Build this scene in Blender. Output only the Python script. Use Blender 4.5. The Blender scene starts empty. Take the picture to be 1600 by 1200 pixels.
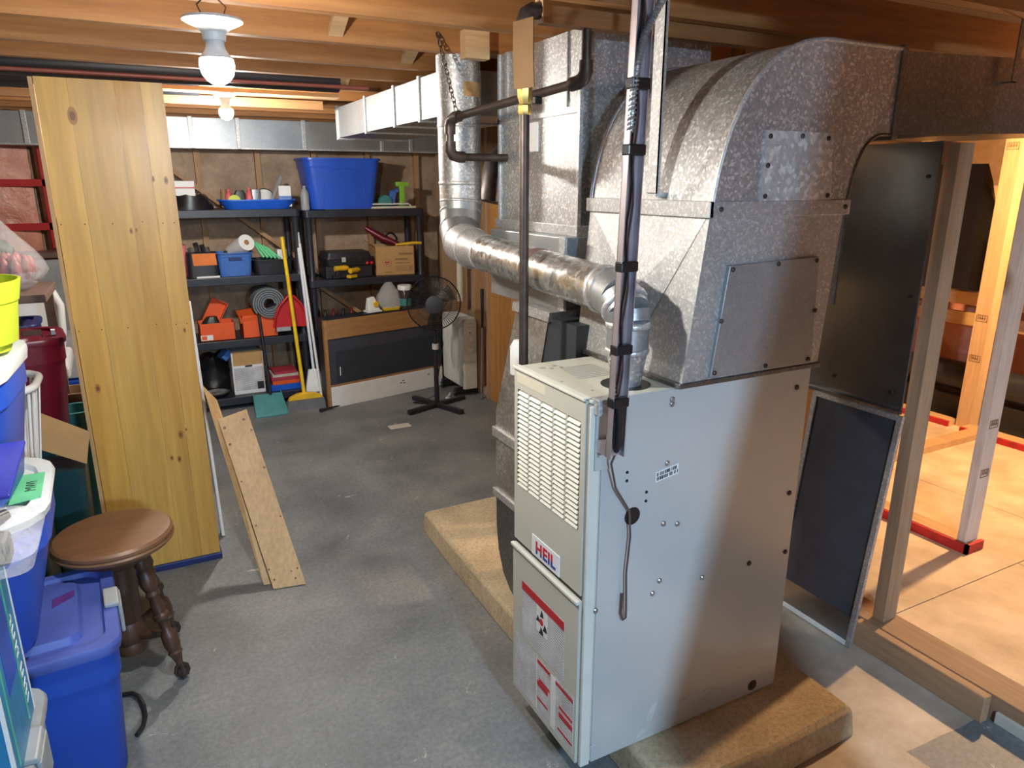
import bpy, math, random
from mathutils import Vector, Matrix
random.seed(7)
D = bpy.data
SC = bpy.context.scene
COL = SC.collection
PI = math.pi
R = math.radians

# ------------------------------------------------------------------ camera, world, exposure
cam_d = D.cameras.new('camera')
cam_d.sensor_width = 36.0
cam_d.lens = 1109.0 / 1600.0 * 36.0
cam_d.clip_start = 0.02
cam = D.objects.new('camera', cam_d)
COL.objects.link(cam)
cam.location = (0, 0, 1.6)
cam.rotation_euler = (R(90 - 15.8), 0, R(-27.5))
SC.camera = cam
W = D.worlds.new('world')
SC.world = W
W.use_nodes = True
W.node_tree.nodes['Background'].inputs[0].default_value = (0.02, 0.02, 0.022, 1)
SC.view_settings.view_transform = 'Standard'
SC.view_settings.look = 'None'
SC.view_settings.gamma = 1.0
SC.view_settings.use_curve_mapping = False
SC.view_settings.exposure = 1.35
BULB_POWER = 540.0       # white bulb hanging near the furnace
FAR_POWER = 760.0       # white bulb by the shelves
COOL_POWER = 270.0       # white bulb behind the camera
WARM_POWER = 2600.0      # yellowish bulb in the framed room

# ------------------------------------------------------------------ materials
MATS = {}
def newmat(name):
    m = D.materials.new(name); m.use_nodes = True
    nt = m.node_tree; b = nt.nodes['Principled BSDF']
    MATS[name] = m
    return m, nt, b
def rgba(c): return (c[0], c[1], c[2], 1)
def node(nt, t, **k):
    n = nt.nodes.new(t)
    for a, v in k.items(): setattr(n, a, v)
    return n
def coords(nt, scale=(1, 1, 1), rnd=True):
    tc = node(nt, 'ShaderNodeTexCoord'); mp = node(nt, 'ShaderNodeMapping')
    mp.inputs['Scale'].default_value = scale
    if rnd:
        oi = node(nt, 'ShaderNodeObjectInfo')
        mu = node(nt, 'ShaderNodeVectorMath', operation='SCALE')
        mu.inputs[0].default_value = (7.3, 11.7, 5.1)
        nt.links.new(oi.outputs['Random'], mu.inputs['Scale'])
        ad = node(nt, 'ShaderNodeVectorMath', operation='ADD')
        nt.links.new(tc.outputs['Object'], ad.inputs[0]); nt.links.new(mu.outputs[0], ad.inputs[1])
        nt.links.new(ad.outputs[0], mp.inputs['Vector'])
    else:
        nt.links.new(tc.outputs['Object'], mp.inputs['Vector'])
    return mp
def noise(nt, mp, scale=5, detail=4, rough=.5, dist=0):
    n = node(nt, 'ShaderNodeTexNoise')
    n.inputs['Scale'].default_value = scale; n.inputs['Detail'].default_value = detail
    n.inputs['Roughness'].default_value = rough; n.inputs['Distortion'].default_value = dist
    nt.links.new(mp.outputs[0], n.inputs['Vector']); return n
def ramp(nt, src, stops):
    r = node(nt, 'ShaderNodeValToRGB'); e = r.color_ramp.elements
    while len(e) < len(stops): e.new(.5)
    for i, (p, c) in enumerate(stops): e[i].position = p; e[i].color = rgba(c)
    nt.links.new(src, r.inputs[0]); return r
def mix(nt, fac, a, b):
    m = node(nt, 'ShaderNodeMix', data_type='RGBA')
    if hasattr(fac, 'links'): nt.links.new(fac, m.inputs[0])
    else: m.inputs[0].default_value = fac
    for s, i in ((a, 6), (b, 7)):
        if hasattr(s, 'links'): nt.links.new(s, m.inputs[i])
        else: m.inputs[i].default_value = rgba(s)
    return m.outputs[2]
def bump(nt, b, src, strength=.2, dist=.01):
    bp = node(nt, 'ShaderNodeBump'); bp.inputs['Strength'].default_value = strength
    bp.inputs['Distance'].default_value = dist
    nt.links.new(src, bp.inputs['Height']); nt.links.new(bp.outputs[0], b.inputs['Normal'])
def plain(name, c, rough=.5, metal=0, var=.12, scale=18, spec=None):
    m, nt, b = newmat(name)
    mp = coords(nt); n = noise(nt, mp, scale, 4)
    lo = tuple(x * (1 - var) for x in c); hi = tuple(min(1, x * (1 + var)) for x in c)
    r = ramp(nt, n.outputs[0], [(.3, lo), (.7, hi)])
    nt.links.new(r.outputs[0], b.inputs['Base Color'])
    b.inputs['Roughness'].default_value = rough; b.inputs['Metallic'].default_value = metal
    if spec is not None: b.inputs['Specular IOR Level'].default_value = spec
    return m
def wood(name, c1, c2, axis='z', rough=.55, knots=0, scale=9, knotcol=(.12, .05, .02)):
    m, nt, b = newmat(name)
    st = {'x': (.07, 1, 1), 'y': (1, .07, 1), 'z': (1, 1, .07)}[axis]
    mp = coords(nt, st)
    n = noise(nt, mp, scale, 6, .6, 1.2)
    r = ramp(nt, n.outputs[0], [(.28, c1), (.5, tuple((a + b_) / 2 for a, b_ in zip(c1, c2))), (.72, c2)])
    n2 = noise(nt, mp, scale * 9, 3, .6, .3)
    r2 = ramp(nt, n2.outputs[0], [(.3, (.78, .78, .78)), (.7, (1.08, 1.08, 1.08))])
    mu = node(nt, 'ShaderNodeMix', data_type='RGBA', blend_type='MULTIPLY'); mu.inputs[0].default_value = .8
    nt.links.new(r.outputs[0], mu.inputs[6]); nt.links.new(r2.outputs[0], mu.inputs[7])
    out = mu.outputs[2]
    if knots:
        st2 = {'x': (.45, 1, 1), 'y': (1, .45, 1), 'z': (1, 1, .45)}[axis]
        mp2 = coords(nt, st2)
        v = node(nt, 'ShaderNodeTexVoronoi'); v.inputs['Scale'].default_value = knots
        nt.links.new(mp2.outputs[0], v.inputs['Vector'])
        kr = ramp(nt, v.outputs['Distance'], [(.03, (1, 1, 1)), (.085, (0, 0, 0))])
        out = mix(nt, kr.outputs[0], out, knotcol)
    oi = node(nt, 'ShaderNodeObjectInfo')
    hs = node(nt, 'ShaderNodeHueSaturation')
    mr = node(nt, 'ShaderNodeMapRange'); mr.inputs[3].default_value = .86; mr.inputs[4].default_value = 1.12
    nt.links.new(oi.outputs['Random'], mr.inputs[0]); nt.links.new(mr.outputs[0], hs.inputs['Value'])
    nt.links.new(out, hs.inputs['Color'])
    nt.links.new(hs.outputs[0], b.inputs['Base Color'])
    b.inputs['Roughness'].default_value = rough
    bump(nt, b, n2.outputs[0], .12, .003)
    return m
def galv(name, lo, hi, metal=.8, rough=.42, scale=95, tint=(1, 1, 1), stain=None, rv=1.0):
    m, nt, b = newmat(name)
    mp = coords(nt)
    v = node(nt, 'ShaderNodeTexVoronoi'); v.inputs['Scale'].default_value = scale
    n0 = noise(nt, mp, scale * .8, 3)
    ad = node(nt, 'ShaderNodeMix', data_type='RGBA'); ad.inputs[0].default_value = .006
    nt.links.new(mp.outputs[0], ad.inputs[6]); nt.links.new(n0.outputs[1], ad.inputs[7])
    nt.links.new(ad.outputs[2], v.inputs['Vector'])
    sp = node(nt, 'ShaderNodeSeparateColor'); nt.links.new(v.outputs['Color'], sp.inputs[0])
    r = ramp(nt, sp.outputs[0], [(.05, tuple(lo * t for t in tint)), (.70, tuple((lo * .72 + hi * .28) * t for t in tint)), (1.0, tuple(hi * t for t in tint))])
    n2 = noise(nt, mp, 5, 4)
    r2 = ramp(nt, n2.outputs[0], [(.3, (.86, .86, .86)), (.7, (1.05, 1.05, 1.05))])
    mu = node(nt, 'ShaderNodeMix', data_type='RGBA', blend_type='MULTIPLY'); mu.inputs[0].default_value = 1
    nt.links.new(r.outputs[0], mu.inputs[6]); nt.links.new(r2.outputs[0], mu.inputs[7])
    out = mu.outputs[2]
    if stain:
        n3 = noise(nt, mp, 4, 5, .6, .5); r3 = ramp(nt, n3.outputs[0], [(.5, (0, 0, 0)), (.68, (1, 1, 1))])
        out = mix(nt, r3.outputs[0], out, stain)
    nt.links.new(out, b.inputs['Base Color'])
    b.inputs['Metallic'].default_value = metal
    rr = node(nt, 'ShaderNodeMapRange'); rr.inputs[3].default_value = rough - .08 * rv; rr.inputs[4].default_value = rough + .14 * rv
    nt.links.new(sp.outputs[1], rr.inputs[0]); nt.links.new(rr.outputs[0], b.inputs['Roughness'])
    bump(nt, b, n2.outputs[0], .06, .02)
    return m
def emit(name, c, s):
    m, nt, b = newmat(name)
    b.inputs['Base Color'].default_value = rgba(c)
    b.inputs['Emission Color'].default_value = rgba(c); b.inputs['Emission Strength'].default_value = s
    return m
def clear(name, c=(1, 1, 1), rough=.08, alpha=.28):
    m, nt, b = newmat(name)
    n = noise(nt, coords(nt), 26, 3, .6, 1.0)
    b.inputs['Base Color'].default_value = rgba(c); b.inputs['Roughness'].default_value = rough
    b.inputs['Alpha'].default_value = alpha
    bump(nt, b, n.outputs[0], .7, .02)
    return m

# floor: grey floor paint in the main part, worn and splashed with white; bare beige concrete beside the furnace
def floor_mat():
    m, nt, b = newmat('painted_concrete')
    mp = coords(nt, rnd=False)
    n = noise(nt, mp, 2.2, 6, .6)
    grey = ramp(nt, n.outputs[0], [(.3, (.120, .128, .132)), (.52, (.195, .203, .206)), (.72, (.275, .275, .262))])
    nf = noise(nt, mp, 60, 4, .7)
    gf = ramp(nt, nf.outputs[0], [(.3, (.70, .70, .70)), (.7, (1.16, 1.16, 1.16))])
    mu = node(nt, 'ShaderNodeMix', data_type='RGBA', blend_type='MULTIPLY'); mu.inputs[0].default_value = 1
    nt.links.new(grey.outputs[0], mu.inputs[6]); nt.links.new(gf.outputs[0], mu.inputs[7])
    ns = noise(nt, mp, 9, 7, .75, .8)
    sc = ramp(nt, ns.outputs[0], [(.635, (0, 0, 0)), (.68, (1, 1, 1))])
    col = mix(nt, sc.outputs[0], mu.outputs[2], (.48, .47, .42))
    nb = noise(nt, mp, 6, 6, .65)
    bare = ramp(nt, nb.outputs[0], [(.3, (.36, .29, .22)), (.55, (.50, .42, .33)), (.75, (.60, .53, .44))])
    sx = node(nt, 'ShaderNodeSeparateXYZ'); nt.links.new(mp.outputs[0], sx.inputs[0])
    nw = noise(nt, mp, 1.6, 2)
    def math_(op, a, b_):
        q = node(nt, 'ShaderNodeMath', operation=op)
        for i, s in enumerate((a, b_)):
            if hasattr(s, 'links'): nt.links.new(s, q.inputs[i])
            else: q.inputs[i].default_value = s
        return q.outputs[0]
    wob = math_('MULTIPLY', nw.outputs[0], .12)
    inx = math_('GREATER_THAN', math_('ADD', sx.outputs[0], wob), 1.40)
    iny = math_('LESS_THAN', math_('ADD', sx.outputs[1], wob), 2.4)
    fac = math_('MULTIPLY', inx, iny)
    # a grey painted patch is left in front of the sill
    px0 = math_('GREATER_THAN', math_('ADD', sx.outputs[0], wob), 1.86)
    py0 = math_('LESS_THAN', math_('ADD', sx.outputs[1], wob), 1.03)
    patch = math_('MULTIPLY', px0, py0)
    fac = math_('MULTIPLY', fac, math_('SUBTRACT', 1.0, patch))
    col = mix(nt, fac, col, bare.outputs[0])
    nt.links.new(col, b.inputs['Base Color'])
    rr = ramp(nt, n.outputs[0], [(.3, (.42,) * 3), (.7, (.62,) * 3)])
    nt.links.new(rr.outputs[0], b.inputs['Roughness'])
    bump(nt, b, nf.outputs[0], .25, .006)
floor_mat()
def speck(name, c1, c2, c3, scale=70, rough=.85, bs=.5):
    m, nt, b = newmat(name)
    mp = coords(nt, rnd=False); n = noise(nt, mp, scale, 6, .75); n2 = noise(nt, mp, 5, 4)
    r = ramp(nt, n.outputs[0], [(.3, c1), (.5, c2), (.7, c3)])
    r2 = ramp(nt, n2.outputs[0], [(.3, (.7, .68, .64)), (.65, (1.05, 1.05, 1.05))])
    mu = node(nt, 'ShaderNodeMix', data_type='RGBA', blend_type='MULTIPLY'); mu.inputs[0].default_value = 1
    nt.links.new(r.outputs[0], mu.inputs[6]); nt.links.new(r2.outputs[0], mu.inputs[7])
    nt.links.new(mu.outputs[2], b.inputs['Base Color']); b.inputs['Roughness'].default_value = rough
    bump(nt, b, n.outputs[0], bs, .01)
speck('pad_concrete', (.42, .30, .17), (.62, .50, .33), (.74, .63, .46))
speck('kraft', (.36, .25, .175), (.45, .32, .225), (.50, .365, .26), 24, .8, .15)
speck('plyfloor', (.60, .44, .27), (.66, .50, .33), (.70, .55, .38), 9, .6, .08)
wood('joist', (.27, .105, .030), (.46, .21, .065), 'x', .65, 0)
wood('joist_pale', (.50, .31, .15), (.66, .45, .25), 'x', .65)
wood('stud', (.40, .22, .10), (.55, .33, .17), 'z', .65, 2.2)
wood('stud_grey', (.34, .20, .11), (.50, .32, .19), 'z', .75, 3.2, 12)
wood('stud_new', (.60, .37, .17), (.72, .48, .25), 'z', .6, 2.4)
wood('stud_cool_lit', (.76, .70, .62), (.86, .82, .77), 'z', .6, 2.6, 9, (.3, .2, .12))  # whitened to carry the cool lamplight on the end stud
wood('rail_new', (.56, .33, .14), (.70, .45, .22), 'y', .6, 2.0)
wood('pine', (.53, .27, .045), (.78, .48, .12), 'z', .38, 0, 4, (.16, .05, .015))
wood('knot_ring', (.34, .14, .025), (.46, .21, .04), 'z', .4)
wood('pine_knot', (.13, .045, .012), (.24, .09, .022), 'z', .4)
wood('board_fir', (.52, .31, .13), (.63, .40, .19), 'z', .5, 0, 8)
wood('board_orange', (.40, .17, .045), (.52, .25, .075), 'z', .5, 2.6)
wood('stool_seat', (.185, .085, .038), (.245, .118, .056), 'x', .42, 0, 6)
wood('stool_dark', (.060, .028, .016), (.105, .05, .03), 'z', .4)
wood('sill', (.30, .175, .09), (.42, .26, .15), 'y', .65, 1.5)
wood('table_wood', (.15, .095, .07), (.24, .16, .12), 'x', .5)
wood('brown_trim', (.34, .16, .06), (.44, .23, .09), 'x', .5)
galv('galv', .42, .86, .80, .46, 170, rv=.6)
galv('galv_light', .48, .76, .70, .48, 190, rv=.6)
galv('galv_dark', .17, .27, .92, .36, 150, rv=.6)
galv('galv_smooth', .40, .47, .7, .42, 200, (.93, .97, 1), rv=.4)
galv('galv_panel', .55, 1.0, .5, .38, 95)
galv('galv_dirty', .40, .70, .75, .42, 110, (1, .97, .92), (.30, .25, .2))
galv('foil_pipe', .50, .90, .85, .26, 60, (1, .985, .95))
galv('sheet_steel', .33, .35, .9, .25, 60, rv=.05)
plain('iron', (.075, .055, .048), .45, .6, .25, 30)
plain('brass', (.72, .50, .16), .3, .9)
plain('enamel', (.52, .52, .45), .36, 0, .03, 4)
plain('enamel_side', (.58, .60, .60), .24, .25, .03, 3)
plain('enamel_edge', (.66, .66, .59), .35, 0, .03)
plain('enamel_grey', (.30, .30, .28), .4, 0, .05)
plain('black', (.008, .008, .009), .5)
plain('black_plastic', (.018, .018, .022), .42)
plain('shelf_plastic', (.022, .024, .034), .40)
plain('black_tape', (.012, .012, .014), .3)
plain('purple_channel', (.52, .47, .50), .34, .7)
plain('white', (.80, .80, .78), .45, 0, .04)
plain('white_plastic', (.76, .80, .80), .35, 0, .04)
plain('cool_white', (.72, .76, .84), .35, 0, .04)
plain('ceramic', (.78, .82, .80), .35, 0, .03)
plain('tote_blue', (.014, .075, .46), .38, 0, .1, 5)
plain('tote_blue2', (.020, .095, .58), .35, 0, .08, 5)
plain('lid_blue', (.075, .115, .42), .42, 0, .18, 7)
plain('tray_blue', (.015, .11, .62), .35)
plain('bin_blue', (.055, .16, .50), .4)
plain('indigo', (.03, .035, .36), .3)
plain('navy', (.012, .022, .12), .45)
plain('maroon', (.16, .008, .022), .32)
plain('teal', (.06, .25, .25), .35)
plain('teal_dark', (.008, .045, .055), .4)
plain('teal_box', (.02, .20, .40), .4)
plain('green_line', (.10, .42, .28), .5)
plain('lime', (.55, .66, .04), .42, 0, .04)
plain('lime2', (.25, .55, .05), .42)
plain('yellow', (.80, .52, .01), .4)
plain('yellow_soft', (.80, .47, .02), .45)
plain('orange', (.75, .10, .012), .5)
plain('orange_box', (.78, .105, .02), .6, 0, .06)
plain('orange_cloth', (.72, .20, .05), .8)
plain('red', (.50, .012, .018), .4)
plain('red_paint', (.48, .015, .018), .5, 0, .3, 14)
plain('pink', (.72, .12, .14), .45)
plain('print_red', (.50, .018, .022), .5, 0, .05)
plain('grey_plastic', (.32, .34, .35), .45)
plain('grey_light', (.48, .49, .48), .5)
plain('foam_grey', (.16, .18, .20), .8)
plain('bristle', (.17, .17, .18), .8)
plain('slate', (.045, .05, .065), .55)
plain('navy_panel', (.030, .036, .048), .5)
plain('cardboard', (.50, .295, .12), .8, 0, .06)
plain('cardboard_dark', (.30, .17, .08), .85)
plain('cream', (.58, .54, .46), .5, 0, .04)
plain('pvc', (.66, .62, .50), .4, 0, .04)
plain('tag_card', (.15, .08, .028), .8, 0, .08)
plain('green_tape', (.16, .62, .30), .6)
plain('ink', (.02, .02, .03), .6)
plain('wire_brown', (.12, .075, .07), .5)
plain('copper_wire', (.35, .10, .07), .4)
plain('steel', (.45, .45, .45), .3, .9)
plain('chain', (.20, .15, .12), .45, .8, .3, 60)
plain('purple_mark', (.10, .03, .22), .6, 0, .3, 40)
plain('glass_dark', (.05, .03, .03), .2)
plain('book_red', (.40, .03, .05), .6)
plain('book_paper', (.55, .50, .42), .7)
plain('ceiling_board', (.085, .038, .022), .8, 0, .25, 6)
plain('shell_wall', (.30, .25, .21), .85)
plain('badge_white', (.78, .80, .84), .3, 0, .02)
plain('flower_red', (.36, .025, .018), .45, 0, .4, 40)
plain('leaf_dark', (.045, .07, .04), .6, 0, .4, 30)
clear('clear_plastic', (1, 1, 1), .08, .11)
clear('clear_wrap', (1, 1, 1), .06, .24)
clear('clear_dark', (.02, .02, .022), .3, .55)
clear('clear_bag', (.9, .93, .97), .1, .25)
# pink batts under clear poly
m, nt, b = newmat('insulation')
mp = coords(nt); n = noise(nt, mp, 4.5, 6, .6, .6)
r = ramp(nt, n.outputs[0], [(.3, (.50, .16, .10)), (.55, (.72, .30, .21)), (.75, (.82, .46, .36))])
nt.links.new(r.outputs[0], b.inputs['Base Color']); b.inputs['Roughness'].default_value = .32
bump(nt, b, n.outputs[0], .6, .05)
# two-colour lettering of the badge: red above a wave, blue below it
m, nt, b = newmat('badge_ink')
tc = node(nt, 'ShaderNodeTexCoord'); sx = node(nt, 'ShaderNodeSeparateXYZ'); nt.links.new(tc.outputs['Object'], sx.inputs[0])
w1 = node(nt, 'ShaderNodeMath', operation='MULTIPLY'); nt.links.new(sx.outputs[0], w1.inputs[0]); w1.inputs[1].default_value = 52
w2 = node(nt, 'ShaderNodeMath', operation='SINE'); nt.links.new(w1.outputs[0], w2.inputs[0])
w3 = node(nt, 'ShaderNodeMath', operation='MULTIPLY'); nt.links.new(w2.outputs[0], w3.inputs[0]); w3.inputs[1].default_value = .0035
w4 = node(nt, 'ShaderNodeMath', operation='SUBTRACT'); nt.links.new(sx.outputs[1], w4.inputs[0]); nt.links.new(w3.outputs[0], w4.inputs[1])
w5 = node(nt, 'ShaderNodeMath', operation='GREATER_THAN'); nt.links.new(w4.outputs[0], w5.inputs[0]); w5.inputs[1].default_value = .012
nt.links.new(mix(nt, w5.outputs[0], (.015, .05, .30), (.55, .015, .03)), b.inputs['Base Color'])
# small print: broken grey lines on white paper
m, nt, b = newmat('small_print')
tc = node(nt, 'ShaderNodeTexCoord')
wv = node(nt, 'ShaderNodeTexWave', wave_type='BANDS', bands_direction='Z'); wv.inputs['Scale'].default_value = 42
nt.links.new(tc.outputs['Object'], wv.inputs['Vector'])
mp = coords(nt, (1, 1, 1)); n = noise(nt, mp, 260, 2)
n9 = noise(nt, mp, 16, 2)
mm = node(nt, 'ShaderNodeMath', operation='MULTIPLY'); nt.links.new(wv.outputs['Fac'], mm.inputs[0]); nt.links.new(n.outputs[0], mm.inputs[1])
m2 = node(nt, 'ShaderNodeMath', operation='MULTIPLY'); nt.links.new(mm.outputs[0], m2.inputs[0]); nt.links.new(n9.outputs[0], m2.inputs[1])
r = ramp(nt, m2.outputs[0], [(.05, (.74, .74, .75)), (.26, (.20, .20, .22))])
nt.links.new(r.outputs[0], b.inputs['Base Color']); b.inputs['Roughness'].default_value = .5
emit('bulb_glow', (1.0, .94, .84), BULB_POWER)
emit('far_glow', (1.0, .95, .87), FAR_POWER)
emit('cool_glow', (.48, .73, 1.0), COOL_POWER)
emit('warm_glow', (1.0, .62, .30), WARM_POWER)

# ------------------------------------------------------------------ mesh helpers
class MB:
    def __init__(s): s.v = []; s.f = []
    def add(s, vs, fs):
        o = len(s.v); s.v += [tuple(p) for p in vs]; s.f += [tuple(i + o for i in f) for f in fs]; return s
    def box(s, x0, x1, y0, y1, z0, z1):
        return s.hexa([(x0, y0, z0), (x1, y0, z0), (x1, y1, z0), (x0, y1, z0), (x0, y0, z1), (x1, y0, z1), (x1, y1, z1), (x0, y1, z1)])
    def hexa(s, p):
        return s.add(p, [(0, 3, 2, 1), (4, 5, 6, 7), (0, 1, 5, 4), (1, 2, 6, 5), (2, 3, 7, 6), (3, 0, 4, 7)])
    def prism(s, pts, axis, a0, a1):
        def P(p, a): return {'x': (a, p[0], p[1]), 'y': (p[0], a, p[1]), 'z': (p[0], p[1], a)}[axis]
        n = len(pts)
        vs = [P(p, a0) for p in pts] + [P(p, a1) for p in pts]
        fs = [tuple(range(n - 1, -1, -1)), tuple(range(n, 2 * n))]
        fs += [(i, (i + 1) % n, n + (i + 1) % n, n + i) for i in range(n)]
        return s.add(vs, fs)
    def loft(s, rings, cap0=True, cap1=True):
        n = len(rings[0]); vs = [p for r in rings for p in r]; fs = []
        for k in range(len(rings) - 1):
            for i in range(n):
                j = (i + 1) % n
                fs.append((k * n + i, k * n + j, (k + 1) * n + j, (k + 1) * n + i))
        if cap0: fs.append(tuple(range(n - 1, -1, -1)))
        if cap1: fs.append(tuple(range((len(rings) - 1) * n, len(rings) * n)))
        return s.add(vs, fs)
    def lathe(s, prof, c=(0, 0, 0), n=24, M=None):
        rings = []
        for r, z in prof:
            ring = [Vector((r * math.cos(2 * PI * i / n), r * math.sin(2 * PI * i / n), z)) for i in range(n)]
            if M: ring = [M @ p for p in ring]
            rings.append([(p[0] + c[0], p[1] + c[1], p[2] + c[2]) for p in ring])
        return s.loft(rings)
    def tube(s, path, r, n=12):
        path = [Vector(p) for p in path]; rs = r if isinstance(r, (list, tuple)) else [r] * len(path)
        rings = []; ref = None
        for i, p in enumerate(path):
            a = path[max(0, i - 1)]; b_ = path[min(len(path) - 1, i + 1)]
            t = (b_ - a).normalized()
            if ref is None:
                ref = Vector((0, 0, 1)) if abs(t.z) < .9 else Vector((1, 0, 0))
            u = (ref - t * ref.dot(t)).normalized(); w = t.cross(u); ref = u
            rings.append([tuple(p + (u * math.cos(2 * PI * k / n) + w * math.sin(2 * PI * k / n)) * rs[i]) for k in range(n)])
        return s.loft(rings)
    def beam(s, p0, p1, w, h, up=(0, 0, 1)):
        p0, p1 = Vector(p0), Vector(p1); t = (p1 - p0).normalized(); up = Vector(up)
        side = t.cross(up).normalized(); up = side.cross(t).normalized()
        a, b_ = side * w / 2, up * h / 2
        return s.hexa([p0 - a - b_, p0 + a - b_, p1 + a - b_, p1 - a - b_, p0 - a + b_, p0 + a + b_, p1 + a + b_, p1 - a + b_])
    def sphere(s, c, r, n=12, m=8, sc=(1, 1, 1)):
        prof = [(max(1e-4, r * math.sin(PI * i / m)), -r * math.cos(PI * i / m)) for i in range(m + 1)]
        M = Matrix.Diagonal((sc[0], sc[1], sc[2]))
        return s.lathe(prof, c, n, M)
def rr(cx, cy, z, w, d, r=.03, n=4):
    pts = []
    for k, (sx, sy) in enumerate(((1, 1), (-1, 1), (-1, -1), (1, -1))):
        for i in range(n + 1):
            a = k * PI / 2 + i / n * PI / 2
            pts.append((cx + sx * (w / 2 - r) + r * math.cos(a), cy + sy * (d / 2 - r) + r * math.sin(a), z))
    return pts
def root_of(o):
    while o.parent: o = o.parent
    return o
def obj(name, mb, mat, parent=None, smooth=0, bevel=0, local=False, label=None, seg=2):
    me = D.meshes.new(name)
    off = Vector((0, 0, 0))
    if parent is not None and not local: off = root_of(parent).location
    me.from_pydata([tuple(Vector(p) - off) for p in mb.v], [], mb.f)
    me.validate()
    me.materials.append(MATS[mat])
    if smooth:
        me.shade_smooth(); me.set_sharp_from_angle(angle=R(smooth))
    o = D.objects.new(name, me); COL.objects.link(o)
    if parent is not None: o.parent = parent
    if bevel:
        bm = o.modifiers.new('bevel', 'BEVEL'); bm.width = bevel; bm.segments = seg; bm.limit_method = 'ANGLE'; bm.angle_limit = R(40)
    if label: o['label'] = label
    return o
def tag(o, label, cat, group=None):
    o['label'] = label; o['category'] = cat
    if group: o['group'] = group
    return o
def thing(name, label, cat, loc=(0, 0, 0), rot=(0, 0, 0), group=None):
    o = D.objects.new(name, None); COL.objects.link(o); o.empty_display_size = .05
    o.location = loc; o.rotation_euler = rot
    return tag(o, label, cat, group)
def struct(name, mb, mat, parent=None, **k):
    o = obj(name, mb, mat, parent, **k)
    if parent is None: o['kind'] = 'structure'
    return o
def solo(name, mb, mat, label, cat, group=None, **k):
    """one-mesh thing: origin moved to the middle of its base"""
    xs = [p[0] for p in mb.v]; ys = [p[1] for p in mb.v]; zs = [p[2] for p in mb.v]
    c = Vector(((min(xs) + max(xs)) / 2, (min(ys) + max(ys)) / 2, min(zs)))
    mb.v = [tuple(Vector(p) - c) for p in mb.v]
    o = obj(name, mb, mat, None, **k); o.location = c
    return tag(o, label, cat, group)
def dup(o, parent=None):
    c = o.copy(); COL.objects.link(c)
    if parent is not None: c.parent = parent
    return c
def text(name, s, size, mat, parent, loc, rot, align='CENTER', extrude=.0004, bold=0.0):
    cu = D.curves.new(name, 'FONT'); cu.body = s; cu.size = size; cu.align_x = align; cu.extrude = extrude; cu.offset = bold; cu.space_character = 1.0 + 60 * bold
    t = D.objects.new(name, cu); COL.objects.link(t)
    dg = bpy.context.evaluated_depsgraph_get()
    me = D.meshes.new_from_object(t.evaluated_get(dg))
    D.objects.remove(t); D.curves.remove(cu)
    me.materials.clear(); me.materials.append(MATS[mat])
    o = D.objects.new(name, me); COL.objects.link(o)
    if parent is not None:
        o.parent = parent; o.location = Vector(loc) - root_of(parent).location
    else: o.location = loc
    o.rotation_euler = rot
    return o
def B(*a): return MB().box(*a)

# ================================================================== THE SETTING
struct('floor', B(-2.4, 2.34, -2.6, 5.9, -.06, 0), 'painted_concrete')
ceil = struct('ceiling', B(-2.4, 6.2, -2.6, 5.9, 2.225, 2.28), 'ceiling_board')
# joists run across; those right of the furnace are lapped on a second line
for y in (-2.0, -1.6, -1.2, -.8, -.4, 0, .4, .8, 1.2, 1.62, 2.03, 2.44, 2.85, 3.20, 3.62, 4.06, 4.46, 4.86, 5.26, 5.66):
    obj('joist', B(-2.39, 1.30 if 1.3 < y < 2.42 else 2.3, y, y + .042, 2.03, 2.224), 'joist', ceil)
for y in (1.245, 1.665, .84, .44):
    obj('joist', B(1.32, 5.9, y, y + .04, 2.03, 2.224), 'joist', ceil)
obj('sister_joist', B(.985, 2.3, 1.718, 1.758, 1.992, 2.20), 'joist', ceil)
obj('end_grain', B(.982, .985, 1.718, 1.758, 1.992, 2.20), 'joist_pale', ceil)
obj('mounting_batten', B(-.10, 1.0, 3.79, 3.89, 2.012, 2.03), 'joist_pale', ceil)
for y in (2.4, 2.8, 3.2, 3.6):
    obj('joist', B(2.32, 5.9, y, y + .04, 2.03, 2.224), 'joist', ceil)
obj('joist_block', B(1.07, 1.16, 2.395, 2.44, 2.01, 2.10), 'joist_pale', ceil)
for x, ya, yb in ((.62, 2.072, 2.44), (.30, 2.482, 2.85), (1.0, 2.482, 2.85), (-.5, 2.072, 2.44), (.95, 3.24, 3.62)):
    obj('bridging', MB().beam((x, ya, 2.19), (x + .02, yb, 2.055), .045, .019), 'joist_pale', ceil)
    obj('bridging', MB().beam((x + .07, ya, 2.055), (x + .09, yb, 2.19), .045, .019), 'joist_pale', ceil)
obj('ledger', B(-2.39, 1.0, 4.16, 4.20, 1.985, 2.03), 'brown_trim', ceil)

wr = struct('wall_rear', B(-2.4, 2.34, 5.82, 5.9, 0, 2.225), 'kraft')
for i, x in enumerate((.03, .44, .855, 1.27, 1.69, 2.1)):
    obj('stud', B(x, x + .04, 5.77, 5.82, 0, 2.2), 'stud', wr)
obj('brace', MB().beam((.22, 5.75, 1.74), (1.30, 5.75, .88), .03, .10, (0, 1, 0)), 'stud', wr)
obj('brace', MB().beam((1.18, 5.75, .86), (1.80, 5.75, .40), .03, .10, (0, 1, 0)), 'stud', wr)
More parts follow.
